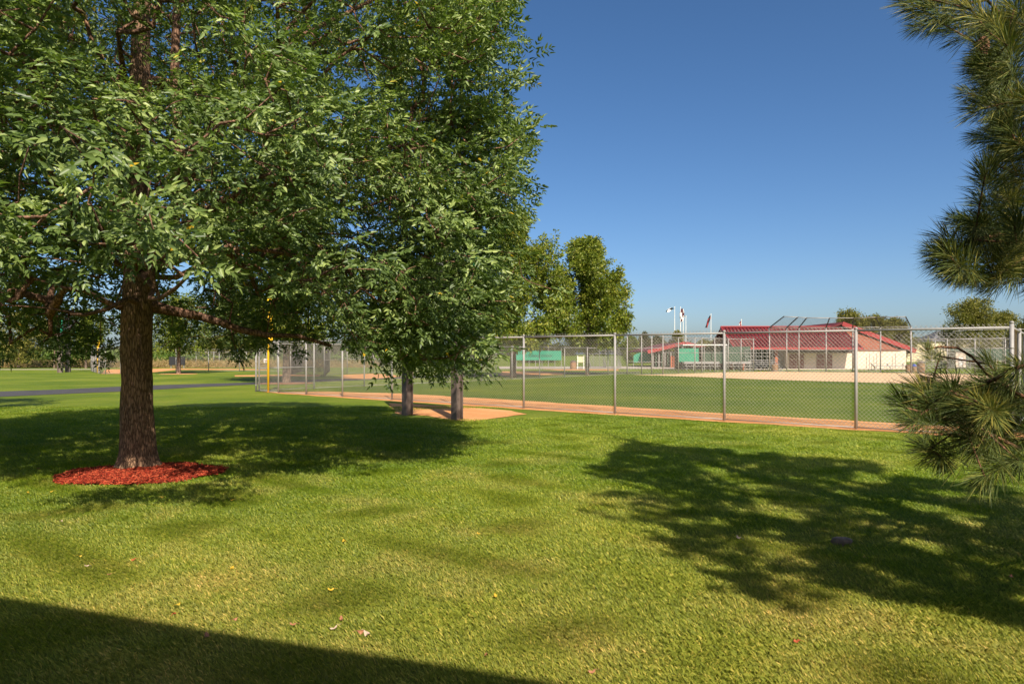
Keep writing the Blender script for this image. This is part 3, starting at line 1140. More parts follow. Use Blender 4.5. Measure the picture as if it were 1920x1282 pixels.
# ---- park trees
def park_tree(name, label, x, y, h, rad_, mat, shape='oval', z0=None, n=420, leaf=0.13, trunk_r=0.14, seed=0, group=None, per=34, bare=2.0):
    gzv = gzf(x, y)
    t = thing(name, label, 'tree', group, (x, y, gzv))
    r = np.random.default_rng(seed + 100)
    path = [(0, 0, -0.15), (0, 0, h * 0.12), (0.03, 0, h * 0.3), (0, 0.03, h * 0.6), (0, 0, h * 0.93)]
    rr = [trunk_r * 1.15, trunk_r, trunk_r * 0.85, trunk_r * 0.5, 0.02]
    tv, tf = trunk_mesh(path, rr, 14, 0.3, trunk_r * 0.5, 0.3, seed)
    mesh_np('trunk', tv, tf, M['farbark'], t, smooth=True)
    pts = []
    b = bare
    nl = 46 if n < 600 else 85
    lobes = []
    for i in range(nl):
        f = (i + r.random()) / nl
        if shape == 'cone':
            z = b + (h - b) * f ** 1.05
            R_ = rad_ * float(np.interp(f, [0, 0.10, 0.32, 0.6, 0.84, 1.0], [0.65, 1.0, 1.08, 0.88, 0.50, 0.04]))
        else:
            z = b + (h - b) * f
            R_ = rad_ * math.sqrt(max(0.02, 1 - (2 * f - 0.86) ** 2 / 1.32)) * 0.95
        a = i * 2.4 + r.normal(0, 0.4)
        k = 0.55 + 0.42 * r.random() if i % 4 else 0.25 * r.random()
        lobes.append((math.cos(a) * R_ * k, math.sin(a) * R_ * k, z + 0.15 * (1 - k), 0.16 * rad_ * (0.7 + 0.6 * r.random())))
    while len(pts) < n:
        lx, ly, lz, ls = lobes[r.integers(0, nl)]
        q = r.normal(0, 1, 3) * ls * 0.55
        if shape == 'cone':
            o = np.array([lx, ly, 0.9 * math.hypot(lx, ly) + 0.6])
            q = q + o / np.linalg.norm(o) * ls * (3.2 * r.random() - 1.2)
        zz = lz + q[2] * 0.8
        if zz < b * 0.9 or zz > h:
            continue
        pts.append((lx + q[0], ly + q[1], zz))
    att = np.array(pts)
    base = [((px_, py_, pz_), i - 1, q_) for i, ((px_, py_, pz_), q_) in enumerate(zip(path, rr))]
    P, par, rd, tips = grow(base, att, (0, 0, h * 0.4), 0.8, 0.02, 0.008, 2.3, 0.05, seed)
    wv, wf = wood_mesh(P, par, rd, skip=len(base), rmax=trunk_r * 0.6)
    mesh_np('limbs', wv, wf, M['farbark'], t, smooth=True)
    tpls = [clump_tpl(seed * 7 + s, per, (0.26 if shape == 'cone' else 0.42 * rad_ / 3.0 + 0.10), leaf, leaf * 0.55) for s in range(5)]
    tp = P[tips]
    outw = tp - np.array([0, 0, h * 0.45])
    outw /= np.linalg.norm(outw, axis=1, keepdims=True) + 1e-9
    lv, lf, la = place(tpls, tp, outw, np.ones(len(tp)) * 0.9 + 0.3 * r.random(len(tp)), seed, None, 0.6)
    mesh_np('crown', lv, lf, mat, t, attr=np.minimum(la, 0.985))
    return t


def tree_px(name, label, px, pyb, pyt, hw, mat, y=None, **k):
    if y is None:
        y = F * EYE / (pyb - HORIZ)
    x = (px - 960) / F * y
    g = gzf(x, y)
    h = EYE + (HORIZ - pyt) / F * y - g
    bare = k.pop('bare', None)
    if bare is None:
        bare = h * 0.18
    return park_tree(name, label, x, y, h, hw / F * y, mat, bare=bare, **k)


tree_px('linden_tree', 'pointed green linden tree standing alone left of the flagpoles', 1101, 703, 452, 70, M['linden'], shape='cone', n=2000, seed=3, bare=2.2, leaf=0.19, per=26)
tree_px('linden_tree', 'tall yellow-green linden tree just right of the ash crown', 962, 708, 405, 96, M['linden'], shape='cone', n=2300, seed=5, bare=2.1, leaf=0.19, trunk_r=0.2, per=26)
tree_px('park_tree', 'stout park tree standing in a brown mulch ring behind the fence corner', 537, 718, 380, 135, M['linden'], shape='oval', n=1300, seed=8, bare=2.4, leaf=0.15, trunk_r=0.2, per=40)
disc('mulch_ring', (G(537, 719).x, G(537, 719).y), 1.55, 1.35, 0.02, M['oldmulch'])
tree_px('park_tree', 'round park tree in an orange mulch ring beyond the path', 335, 700.5, 560, 75, M['linden'], n=420, seed=11, bare=1.9, leaf=0.16, trunk_r=0.15)
disc('mulch_circle', (G(335, 701).x, G(335, 701).y), 1.5, 1.35, 0.006, M['track'])
tree_px('young_tree', 'bushy yellow-green young tree at the left edge by the crop field', 35, 690, 588, 52, M['olive'], n=360, seed=12, bare=0.7, leaf=0.2, trunk_r=0.12)
tree_px('young_tree', 'young tree with slim dark trunk left of the far foul pole', 161, 690, 585, 42, M['linden'], n=300, seed=13, bare=2.6, leaf=0.2, trunk_r=0.12)
tree_px('young_tree', 'thin young tree left of the grey post pair', 102, 690, 600, 30, M['olive'], n=220, seed=14, bare=3.2, leaf=0.2, trunk_r=0.10)
tree_px('field_tree', 'low spreading tree beyond the far fence beside the dark car', 416, 686, 632, 34, M['olive'], n=300, seed=15, bare=1.9, leaf=0.22, trunk_r=0.14)
tree_px('field_tree', 'small tree on the field edge left of the yellow foul pole', 472, 684, 640, 22, M['olive'], n=220, seed=16, bare=1.9, leaf=0.22, trunk_r=0.12)
tree_px('field_tree', 'small tree seen through the mesh just left of the foul pole foot', 493, 683, 640, 20, M['olive'], n=220, seed=17, bare=1.9, leaf=0.22, trunk_r=0.12)
for i, (px, top, hw, lab) in enumerate(((1592, 584, 33, 'olive tree behind the peak of the red roof'), (1640, 596, 36, 'middle olive tree of the row behind the red roof'), (1680, 600, 30, 'rightmost olive tree of the row behind the red roof'))):
    tree_px('olive_tree', lab, px, 0, top, hw, M['olive'], y=108, n=420, seed=20 + i, bare=1.2, leaf=0.25, group='olive trees behind the red roof')
tree_px('park_tree', 'broad yellow-green tree behind the right end of the fence', 1822, 0, 566, 50, M['olive'], y=98, n=650, seed=25, bare=0.8, leaf=0.24, trunk_r=0.2)
tree_px('park_tree', 'lower tree partly hidden by pine needles behind the fence corner', 1882, 0, 588, 40, M['olive'], y=104, n=480, seed=26, bare=0.8, leaf=0.24)
tree_px('park_tree', 'big tree beyond the right fence corner behind the pine', 1975, 0, 560, 55, M['olive'], y=95, n=420, seed=27, bare=0.8, leaf=0.24)
tree_px('round_bush', 'round yellow-green bush left of the grey evergreen', 1183, 0, 634, 17, M['linden'], y=118, n=260, seed=30, bare=0.3, leaf=0.24)
tree_px('evergreen_tree', 'tall grey-green evergreen at the left gate posts', 1208, 0, 625, 12, M['evergreen'], y=125, shape='cone', n=260, seed=31, bare=0.3, leaf=0.24)
tree_px('evergreen_tree', 'short broad evergreen behind the small red roof', 1232, 0, 633, 15, M['evergreen'], y=125, n=260, seed=32, bare=0.3, leaf=0.24)
tree_px('evergreen_tree', 'slim yellowish evergreen below the leftmost flagpoles', 1270, 0, 622, 13, M['olive'], y=122, shape='cone', n=260, seed=33, bare=0.3, leaf=0.24)
for i, (px, top, hw) in enumerate(((1322, 640, 22), (1350, 641, 18), (880, 640, 40), (1010, 645, 45), (700, 640, 45), (620, 645, 40))):
    tree_px('background_tree', ['low olive tree just left of the red roof corner', 'low olive tree touching the left end of the red roof', 'dark background tree behind the scoreboard posts', 'background tree behind the green banner', 'background tree behind the dark cage', 'background tree left of the dark cage'][i],
            px, 0, top, hw, M['olive'] if i < 2 else M['evergreen'], y=128, n=260, seed=40 + i, bare=0.3, leaf=0.26)

park_tree('park_tree', 'tree just outside the left edge whose dappled shade falls on the lawn below the path', -15.6, 15.0, 7.6, 2.4, M['linden'], n=420, seed=60, bare=2.6, leaf=0.14)
# distant belt of woodland and the crop field
def scatter(name, label, n, fx, mat, leafs, kind='stuff', cat='woodland', seed=0):
    r = np.random.default_rng(seed)
    pts, sc_ = fx(r, n)
    tpls = [clump_tpl(seed + s, 26, *leafs) for s in range(5)]
    dd = r.normal(size=(len(pts), 3)) * np.array([1, 1, 0.4])
    lv, lf, la = place(tpls, pts, dd, sc_, seed, None, 0.6)
    return tag(mesh_np(name, lv, lf, mat, attr=np.minimum(la, 0.985)), label, cat, kind=kind)


def belt(r, n):
    x = (r.random(n) * 2 - 1) * 900
    hh = 9 + 4 * np.sin(x * 0.021) + 3 * np.sin(x * 0.083 + 1) + 2 * np.sin(x * 0.31)
    z = r.random(n) ** 0.8 * np.maximum(2, hh)
    y = 640 + 20 * r.random(n)
    return np.stack([x, y, z], -1), np.full(n, 4.2)


scatter('distant_woodland', 'dark line of distant trees along the horizon', 3200, belt, M['evergreen'], (0.9, 0.55, 0.3), seed=70)


def crop(r, n):
    y = 92 + 300 * r.random(n) ** 1.5
    x = -y * 0.22 - r.random(n) * y * 0.75
    row = np.round(y / 1.0) * 1.0
    z = gz(x, row) + 0.3 + 0.25 * r.random(n)
    return np.stack([x, row, z], -1), 1.0 + 0.010 * y


scatter('crop_field', 'rows of green crop plants beyond the left ballfield', 9000, crop, M['crop'], (0.7, 0.3, 0.16), cat='crop', seed=71)


def strawf(r, n):
    y = 83 + 8 * r.random(n)
    x = -y * 0.20 - r.random(n) * y * 0.75
    z = gz(x, y) + 0.15 + 0.25 * r.random(n)
    return np.stack([x, y, z], -1), np.ones(n)


scatter('dry_grass', 'tan dry grass fringe in front of the crop field', 1500, strawf, M['straw'], (0.6, 0.5, 0.05), cat='grass', seed=72)


# ------------------------------------------------------------------ fences
def chain_mesh(p, q, z0, z1, pitch=0.088, r=0.0017, mat=None, parent=None, name='mesh'):
    """woven wire: two crossing families of slanted strands"""
    p, q = np.array(p[:2], float), np.array(q[:2], float)
    L = np.linalg.norm(q - p)
    d = (q - p) / L
    nrm = np.array([-d[1], d[0]])
    H = z1 - z0
    s0 = np.arange(-H, L + H, pitch)
    V, Fq = [], []
    off = 0
    an = np.arange(3) * 2 * math.pi / 3
    for sg, o in ((1, r), (-1, -r)):
        a0 = s0.copy()
        a1 = s0 + sg * H
        t0 = np.zeros_like(a0)
        t1 = np.ones_like(a0)
        # clip to [0, L]
        for lim, lo in ((0.0, True), (L, False)):
            tt = (lim - a0) / (a1 - a0)
            if (sg == 1) == lo:
                t0 = np.maximum(t0, tt)
            else:
                t1 = np.minimum(t1, tt)
        ok = t1 - t0 > 1e-3
        a, b = a0[ok], a1[ok]
        t0, t1 = t0[ok], t1[ok]
        S = np.stack([a + (b - a) * t0, a + (b - a) * t1], 1)
        Z = np.stack([z0 + H * t0, z0 + H * t1], 1)
        c = np.zeros((len(S), 2, 3))
        c[..., 0] = p[0] + d[0] * S + nrm[0] * o
        c[..., 1] = p[1] + d[1] * S + nrm[1] * o
        c[..., 2] = Z
        u = np.array([nrm[0], nrm[1], 0])
        w = np.array([d[0] * -sg, d[1] * -sg, 1.0]) / math.sqrt(2)
        ring = (u[None] * np.cos(an)[:, None] + w[None] * np.sin(an)[:, None]) * r
        v = c[:, :, None, :] + ring[None, None]
        V.append(v.reshape(-1, 3))
        k = np.arange(3)
        k2 = (k + 1) % 3
        fq = np.stack([k, k2, k2 + 3, k + 3], -1)
        Fq.append((np.arange(len(S))[:, None, None] * 6 + fq[None] + off).reshape(-1, 4))
        off += len(S) * 6
    return mesh_np(name, np.concatenate(V), np.concatenate(Fq), mat or M['wire'], parent)


def fence(name, label, pts, H, post_r=0.03, rail_r=0.022, mids=(), barb=0.04, wire_r=0.0017, pitch=0.088, bottom=True, terminal=(), group=None, mesh=True, tops=None):
    """pts: post positions in order"""
    t = thing(name, label, 'fence', group)
    pts = [Vector((p[0], p[1], 0)) for p in pts]
    tr_, br = MB(), MB()
    for i, p in enumerate(pts):
        m = MB()
        r = post_r * (1.12 if i in terminal else 1.0)
        g = gzf(p.x, p.y)
        h = H + (0.05 if i in terminal else 0.0)
        m.tube([(p.x, p.y, g - 0.05), (p.x, p.y, g + h)], r, 14)
        m.tube([(p.x, p.y, g + h - 0.005), (p.x, p.y, g + h + 0.03), (p.x, p.y, g + h + 0.045)], [r * 1.15, r * 1.05, r * 0.3], 14)
        m.build('post', M['galv'], t, True)
        if i in terminal:
            for z in (0.25, 0.7, 1.15, 1.6):
                MB().tube([(p.x, p.y, g + z * H / 2.0), (p.x, p.y, g + z * H / 2.0 + 0.035)], r * 1.14, 14).build('band', M['galv'], t, True)
    for a, b in zip(pts, pts[1:]):
        ga, gb = gzf(a.x, a.y), gzf(b.x, b.y)
        sgm = MB().tube([(a.x, a.y, ga + H - 0.03), (b.x, b.y, gb + H - 0.03)], rail_r, 10)
        tr_.add(sgm.v, sgm.f)
        for mz in mids:
            s2_ = MB().tube([(a.x, a.y, ga + mz), (b.x, b.y, gb + mz)], rail_r * 0.9, 8)
            br.add(s2_.v, s2_.f)
        if bottom:
            s2_ = MB().tube([(a.x, a.y, ga + 0.05), (b.x, b.y, gb + 0.05)], rail_r * 0.5, 8)
            br.add(s2_.v, s2_.f)
    tr_.build('top_rail', M['galv'], t, True)
    if br.v:
        br.build('lower_rail', M['galv'], t, True)
    if mesh:
        # one woven fabric per straight run
        i = 0
        while i < len(pts) - 1:
            j = i + 1
            d = (pts[j] - pts[i]).normalized()
            while j + 1 < len(pts) and (pts[j + 1] - pts[j]).normalized().dot(d) > 0.9995:
                j += 1
            off = Vector((-d.y, d.x, 0)) * (post_r + 0.004)
            chain_mesh(pts[i] + off, pts[j] + off, gzf(pts[i].x, pts[i].y) + 0.03, gzf(pts[i].x, pts[i].y) + H + barb, pitch, wire_r, None, t, 'wire_mesh')
            i = j
    return t


def near_pt(px):
    k = (px - 960) / F
    # intersection of sight line with fence line
    # FA.x + s FDx = k (FA.y + s FDy)
    s = (k * FA.y - FA.x) / (FD.x - k * FD.y)
    return FP(s)


HN = 2.16
near_posts = [near_pt(p) for p in (480, 522, 574, 642, 735, 850, 982, 1153, 1358, 1605, 1897)]
fence('chain_link_fence', 'tall galvanised chain-link fence across the lawn in front of the ballfield', near_posts, HN, 0.032, 0.023, terminal=(0, 10), barb=0.05, wire_r=0.0033)
c1 = near_posts[-1]
fence('side_fence', 'chain-link fence turning back from the right fence corner behind the pine', [c1 + FN * (0.05 + 3.0 * i) for i in range(5)], HN, 0.036, 0.027, wire_r=0.0024)
FH = 2.12
foul_posts = [FP(0, 0.15)] + [FP(0, 2.95 * i) for i in range(1, 12)]
fence('foul_line_fence', 'long chain-link fence running back along the far side of the outfield', foul_posts, FH, 0.034, 0.024, wire_r=0.0022, terminal=(1,))
b = MB()
b.tube([(FP(0, 0.1).x, FP(0, 0.1).y, 1.02), (FP(0, 2.9).x, FP(0, 2.9).y, 1.02)], 0.024, 8)
rl = b.build('mid_rail', M['galv'], bpy.data.objects['foul_line_fence'], True)
g0 = FP(0, 32.5)
gate = [g0, G(1203, 702), G(1222, 702), G(1243, 702)]
fence('gate_fence', 'tall fence section with gate posts where the outfield meets the infield', gate, 3.15, 0.045, 0.026, mids=(1.0, 2.1), wire_r=0.0022)
fence('infield_fence', 'tall galvanised fence along the left edge of the infield in front of the dugout',
      [G(1243, 701.9), G(1272, 700.2), G(1303, 699.3), G(1316, 699.0), G(1340, 698.2), G(1365.6, 697.2), G(1389.5, 696.8), G(1413, 696.5)], 3.05, 0.042, 0.026, mids=(1.75,), wire_r=0.0024, pitch=0.09)
fence('infield_fence', 'tall galvanised fence at the right end of the infield by the bins',
      [G(1709, 699.8), G(1753.6, 700.4), G(1776, 701), G(1828, 702), G(1885, 703.2), G(1960, 705)], 2.9, 0.042, 0.026, mids=(1.1, 2.1), wire_r=0.0024, pitch=0.09)

# backstop
bs = thing('backstop', 'high backstop with leaning hood in front of the red-roofed building', 'backstop')
bp = [(1424, 696.6, 614, 1424, 614), (1442.7, 696.6, 614, 1470, 593), (1475, 696.8, 614, 1496, 594.5), (1498, 697.0, 614, 1513, 595.5), (1549, 697.3, 614, 1555.5, 596.0), (1599, 697.6, 614, 1600, 596),
      (1651, 698.4, 613, 1642, 594.6), (1708, 699.7, 612.5, 1698, 593.6)]
prevb = None
rails = MB()
for i, (px, pb, pt, hx, hy) in enumerate(bp):
    if i == 0:
        continue
    g = G(px, pb)
    top = A(px, pt, g.y)
    hoody = g.y - 2.0
    hood = A(hx, hy, hoody)
    m = MB()
    m.tube([(g.x, g.y, -0.05), top], 0.06, 10)
    m.build('post', M['galv'], bs, True)
    MB().tube([top, hood], 0.05, 8).build('hood_arm', M['black'], bs, True)
    if prevb:
        pg, ptop, phood = prevb
        chain_mesh(pg, g, 0.05, min(ptop.z, top.z), 0.10, 0.0024, None, bs, 'wire_mesh')
        for z in (0.08, 2.0):
            rails.tube([(pg.x, pg.y, z), (g.x, g.y, z)], 0.028, 6)
        rails.tube([ptop, top], 0.03, 6)
        rails.tube([phood, hood], 0.03, 6)
        # hood netting: fine strands between the arms
        nb = MB()
        k = 16
        for j in range(1, k):
            s = j / k
            nb.tube([ptop.lerp(phood, s), top.lerp(hood, s)], 0.005, 3)
        ww = max(6, int((g - pg).length / 0.11))
        for j in range(1, ww):
            s = j / ww
            nb.tube([ptop.lerp(top, s), phood.lerp(hood, s)], 0.005, 3)
        nb.build('hood_net', M['net'], bs)
    prevb = (g, top, hood)
rails.build('rails', M['galv'], bs, True)

# second backstop at right with curved arms
b2 = thing('backstop', 'distant backstop with curved arms behind the right end of the fence', 'backstop')
prevb = None
rails = MB()
for i, (px, pt, hx, hy) in enumerate(((1776, 638, 1788, 621), (1791, 636, 1806, 619), (1836, 636, 1842, 618), (1881, 636, 1889, 617), (1925, 636, 1932, 617))):
    y = 70.0
    g = Vector(((px - 960) / F * y, y, 0))
    top = A(px, pt, y)
    mid = A((px * 0.6 + hx * 0.4), pt - (pt - hy) * 0.55, y - 0.5)
    hood = A(hx, hy, y - 1.4)
    m = MB()
    m.tube([(g.x, g.y, -0.05), top, mid, hood], 0.05, 8)
    m.build('post', M['galv'], b2, True)
    if prevb:
        rails.tube([prevb[1], top], 0.035, 6)
        rails.tube([prevb[2], hood], 0.03, 6)
        rails.tube([(prevb[0].x, y, 2.2), (g.x, y, 2.2)], 0.035, 6)
        chain_mesh(prevb[0], g, 0.05, top.z, 0.11, 0.0026, None, b2, 'wire_mesh')
    prevb = (g, top, hood)
rails.build('rails', M['galv'], b2, True)

# left-hand field: fence corner and far fences
fence('corner_fence', 'fence corner around the far left clay pad beside the orange foul pole',
      [G(171, 696), G(175, 697.4), G(180, 699), G(187, 700.6), G(198, 701.2), G(226, 700.6), G(262, 699.2)], FH, 0.035, 0.024, mids=(1.0,), wire_r=0.0026, pitch=0.085)
fence('far_fence', 'distant low chain-link fence beyond the path left of the foul pole',
      [G(330, 696.5), G(391, 696.0), G(449, 696.2), G(520, 696.6), G(570, 697)], FH, 0.035, 0.022, mids=(), wire_r=0.0022, pitch=0.1)
fence('field_boundary_fence', 'farthest thin fence in front of the crop field', [G(330, 687.6), G(368, 687.4), G(401, 687.3), G(411, 687.2), G(438, 687.2), G(462, 687.2), G(500, 687.4)], 2.0, 0.04, 0.022, wire_r=0.0022, pitch=0.12)
fence('ballpark_fence', 'far chain-link fence behind the clay patch right of the dark cage', [G(608, 705.0), G(651, 700.5), G(700, 699.0), G(760, 697.6), G(830, 696.5), G(930, 695.0)], 2.4, 0.035, 0.024, mids=(1.2,), wire_r=0.0024, pitch=0.1)
cage = thing('batting_cage', 'dark netted batting cage behind the foul pole and stout tree', 'cage')
ca, cb_ = G(545, 703.0), G(608, 705.0)
cc, cdd = G(618, 697.0), G(566, 696.5)
cr = MB()
cpts = [ca, cb_, cc, cdd]
for i in range(4):
    p = cpts[i]
    m = MB()
    m.tube([(p.x, p.y, -0.05), (p.x, p.y, 2.75)], 0.05, 8)
    m.build('post', M['galv'], cage, True)
    q = cpts[(i + 1) % 4]
    cr.tube([(p.x, p.y, 2.72), (q.x, q.y, 2.72)], 0.03, 6)
    chain_mesh(p, q, 0.03, 2.7, 0.075, 0.0075, M['net'], cage, 'net')
cr.build('top_rail', M['galv'], cage, True)

# ------------------------------------------------------------------ foul poles
def foul_pole(label, p, h, r, mat, screen=(2.35, 3.05, 0.26)):
    t = thing('foul_pole', label, 'foul pole', loc=(p.x, p.y, 0))
    MB().tube([(0, 0, -0.05), (0, 0, h)], r, 14).build('pole', mat, t, True)
    z0, z1, w = screen
    s_ = MB()
    zs = np.linspace(z0, h, 26)
    s_.beam((r, 0, z0), (r + w, 0, z0), 0.03, 0.03)
    s_.beam((r + w, 0, z0), (r + w, 0, h), 0.03, 0.03)
    s_.beam((r, 0, h), (r + w, 0, h), 0.03, 0.03)
    for z in zs:
        s_.beam((r * 0.5, 0, z), (r + w, 0, z), 0.012, (h - z0) / 26 * 1.02 if w < 0.2 else 0.05)
    s_.build('screen', mat, t)
    return t


pf = G(503, 735.5)
foul_pole('bright yellow foul pole at the left fence corner', pf, 3.95, 0.045, M['yellow'], (2.16, 3, 0.13))
pf2 = G(183.5, 699.2)
foul_pole('orange-yellow foul pole far left behind the ash trunk', pf2, 2.75, 0.075, M['yellow'], (2.2, 2.7, 0.06))

# ------------------------------------------------------------------ scoreboards seen from behind
def scoreboard(label, p1, p2, hpan, toppan, wover, postw):
    t = thing('scoreboard', label, 'scoreboard')
    p1, p2 = Vector((p1.x, p1.y, 0)), Vector((p2.x, p2.y, 0))
    d = (p2 - p1).normalized()
    rz = math.atan2(d.y, d.x)
    for p in (p1, p2):
        m = MB()
        w = postw
        m.box((p.x, p.y, toppan / 2 - 0.1), (w * 0.16, w, toppan), rz)          # web
        n_ = Vector((-d.y, d.x, 0))
        for s in (-1, 1):
            c = p + n_ * (s * w * 0.5)
            m.box((c.x, c.y, toppan / 2 - 0.1), (w, w * 0.12, toppan), rz)      # flanges
        m.build('post', M['darkpost'], t)
    c = (p1 + p2) / 2 - Vector((-d.y, d.x, 0)) * -(postw * 0.5 + 0.14)
    L = (p2 - p1).length + 2 * wover
    MB().box((c.x, c.y, (hpan + toppan) / 2), (L, 0.2, toppan - hpan), rz).build('panel', M['signback'], t)
    m = MB()
    for s in (-1, 1):
        e = c + d * (s * (L / 2 + 0.03))
        m.box((e.x, e.y, (hpan + toppan) / 2), (0.06, 0.24, toppan - hpan + 0.1), rz)
    for z in (hpan - 0.03, toppan + 0.03):
        m.box((c.x, c.y, z), (L, 0.24, 0.06), rz)
    m.build('frame', M['green'], t)
    r_ = MB()
    for z in (hpan + 0.35, toppan - 0.35):
        e = c + Vector((d.y, -d.x, 0)) * 0.13
        r_.box((e.x, e.y, z), (L * 0.98, 0.05, 0.09), rz)
    r_.build('brace', M['galv'], t)
    return t


scoreboard('grey-backed scoreboard with green frame on two brown posts behind the ash boughs', G(764, 778), G(857, 787), 2.38, 4.05, 0.42, 0.20)
p = G(127.5, 697.5)
scoreboard('far left scoreboard on grey posts seen edge-on below the leaves', p, p + Vector((0.35, -1.6, 0)), 3.6, 5.0, 0.6, 0.33)

# ------------------------------------------------------------------ red-roofed main building
mbd = thing('pavilion_building', 'long tan building with a big red metal roof and brown doors', 'building')
YE, YR, YW = 70.0, 74.5, 72.6
xl, xr = 22.8, 35.8
ze, zr = 2.28, 4.60
rf = MB()
rf.slab((xl, YE, ze), (xr + 0.3, YE, ze), (xr, YR, zr), (xl, YR, zr), 0.16)
rf.slab((xl, YR + 0.01, zr), (xr, YR + 0.01, zr), (xr, 79.0, ze), (xl, 79.0, ze), 0.16)
roof = rf.build('roof', M['redroof'], mbd)
sm = MB()
ns = 34
for i in range(ns + 1):
    x = xl + (xr - xl) * i / ns
    sm.beam((x, YE - 0.01, ze + 0.03), (x, YR, zr + 0.03), 0.06, 0.06)
sm.build('seam', plain('red_roof_seam', (0.06, 0.005, 0.009), 0.45), roof)
tr = MB()
tr.box(((xl + xr) / 2, YE - 0.04, ze - 0.06), (xr - xl + 0.3, 0.07, 0.22))
tr.box(((xl + xr) / 2, YR, zr + 0.05), (xr - xl, 0.3, 0.1))
tr.beam((xl - 0.05, YE, ze - 0.08), (xl - 0.05, YR, zr - 0.08), 0.08, 0.34)
tr.build('fascia', M['redtrim'], mbd)
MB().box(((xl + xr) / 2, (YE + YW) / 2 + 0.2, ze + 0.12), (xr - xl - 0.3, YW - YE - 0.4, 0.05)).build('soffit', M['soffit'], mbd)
wl = MB()
wx0, wx1 = (1473 - 960) / F * YW, (1599 - 960) / F * YW
wl.box(((wx0 + wx1) / 2, YW + 1.5, 1.3), (wx1 - wx0, 3.0, 2.6))
wl.box(((xl + wx0) / 2 + 0.3, 77.5, 1.6), (wx0 - xl, 0.3, 3.2))
wall = wl.build('wall', M['tan'], mbd)
MB().box(((wx0 + wx1) / 2, YW - 0.02, 2.02), (wx1 - wx0, 0.05, 0.5)).build('band', M['soffit'], mbd)  # dark strip over the tan wall, painting in the eave's shadow
for a, b in ((1480, 1507), (1531, 1560)):
    x0, x1 = (a - 960) / F * YW, (b - 960) / F * YW
    d_ = MB().box(((x0 + x1) / 2, YW - 0.03, 0.88), (x1 - x0, 0.08, 1.55)).build('door', M['door'], mbd)
    m = MB()
    m.box(((x0 + x1) / 2, YW - 0.09, 0.88), (0.03, 0.03, 1.55))
    for z in (0.35, 1.1):
        m.box(((x0 + x1) / 2, YW - 0.085, z), (x1 - x0, 0.02, 0.035))
    m.build('trim', M['tan'], d_)
MB().box((30.5, YW - 0.5, 0.05), (17, 1.2, 0.12)).build('plinth', M['concrete'], mbd)
for px in (1372, 1394, 1455):
    x = (px - 960) / F * 71.0
    m = MB().box((x, 71.0, 1.15), (0.30 if px != 1394 else 0.28, 0.3, 2.3))
    m.build('post', M['orange'], mbd)
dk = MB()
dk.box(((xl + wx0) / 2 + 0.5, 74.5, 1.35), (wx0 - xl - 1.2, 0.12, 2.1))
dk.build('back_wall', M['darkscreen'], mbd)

# gable wing
gw = thing('gable_wing', 'gabled wing with brick-red siding and wide red bargeboard right of the doors', 'building')
gxp, gzp, gy = 35.9, 5.12, 74.0
gxe, gze = 43.75, 2.02
rf = MB()
rf.slab((gxp, gy, gzp), (gxe, gy, gze), (gxe, 95, gze), (gxp, 95, gzp), 0.2)
rf.slab((gxp - 7.85, gy + 1.0, gze), (gxp, gy + 0.0, gzp), (gxp, 95, gzp), (gxp - 7.85, 95, gze), 0.2)
roof = rf.build('roof', M['redroof'], gw)
m = MB()
m.beam((gxp - 0.1, gy - 0.05, gzp - 0.18), (gxe, gy - 0.05, gze - 0.05), 0.1, 0.46)
m.build('bargeboard', M['redtrim'], gw)
m = MB()
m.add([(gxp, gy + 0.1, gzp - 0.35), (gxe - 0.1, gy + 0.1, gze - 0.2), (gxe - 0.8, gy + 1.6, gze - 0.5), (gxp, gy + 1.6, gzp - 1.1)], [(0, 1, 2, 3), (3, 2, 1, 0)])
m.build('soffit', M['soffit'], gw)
yw = 73.3
x0, x1 = (1604 - 960) / F * yw, (1699 - 960) / F * yw
MB().box(((x0 + x1) / 2, yw + 2.0, 1.0), (x1 - x0, 4.0, 1.98)).build('wall', M['tan'], gw)
sid = MB()
sx1 = (1690 - 960) / F * 73.2
sid.add([(x0 - 1.3, 73.2, 1.99), (sx1, 73.2, 1.99), (gxp + 3.0, 73.9, 3.35), (gxp, 73.95, 4.3), (x0 - 1.3, 73.95, 4.1),
         (x0 - 1.3, 74.3, 1.99), (sx1, 74.3, 1.99), (gxp + 3.0, 74.3, 3.35), (gxp, 74.3, 4.3), (x0 - 1.3, 74.3, 4.1)],
        [(0, 1, 2, 3, 4), (9, 8, 7, 6, 5), (0, 5, 6, 1), (1, 6, 7, 2), (2, 7, 8, 3), (3, 8, 9, 4), (4, 9, 5, 0)])
sid.build('siding', M['rust'], gw)
m = MB()
for px in (1630, 1644, 1679):
    x = (px - 960) / F * 72.9
    m.beam((x, 72.9, 0.1), (x, 72.9, 1.7), 0.05, 0.05)
m.build('downpipe', M['signback'], gw)

# left pavilion with small red roof
lp = thing('small_pavilion', 'open pavilion with small sloping red roof left of the dugout', 'building')
yl = 84.0
pk, el = A(1284, 641, yl), A(1214, 657.5, yl)
m = MB()
m.slab((el.x, yl, el.z), (pk.x, yl, pk.z), (pk.x, yl + 14, pk.z), (el.x, yl + 14, el.z), 0.15)
er = A(1352, 657.5, yl)
m.slab((pk.x, yl, pk.z), (er.x, yl, er.z), (er.x, yl + 14, er.z), (pk.x, yl + 14, pk.z), 0.15)
m.build('roof', M['redroof'], lp)
m = MB()
m.beam((el.x, yl - 0.05, el.z - 0.15), (pk.x, yl - 0.05, pk.z - 0.15), 0.1, 0.42)
m.beam((er.x, yl - 0.05, er.z - 0.15), (pk.x + 0.1, yl - 0.05, pk.z - 0.15), 0.1, 0.42)
m.build('bargeboard', M['redtrim'], lp)
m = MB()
m.box(((el.x + pk.x) / 2 + 1, yl + 3.5, 1.0), (4.2, 0.15, 2.0))
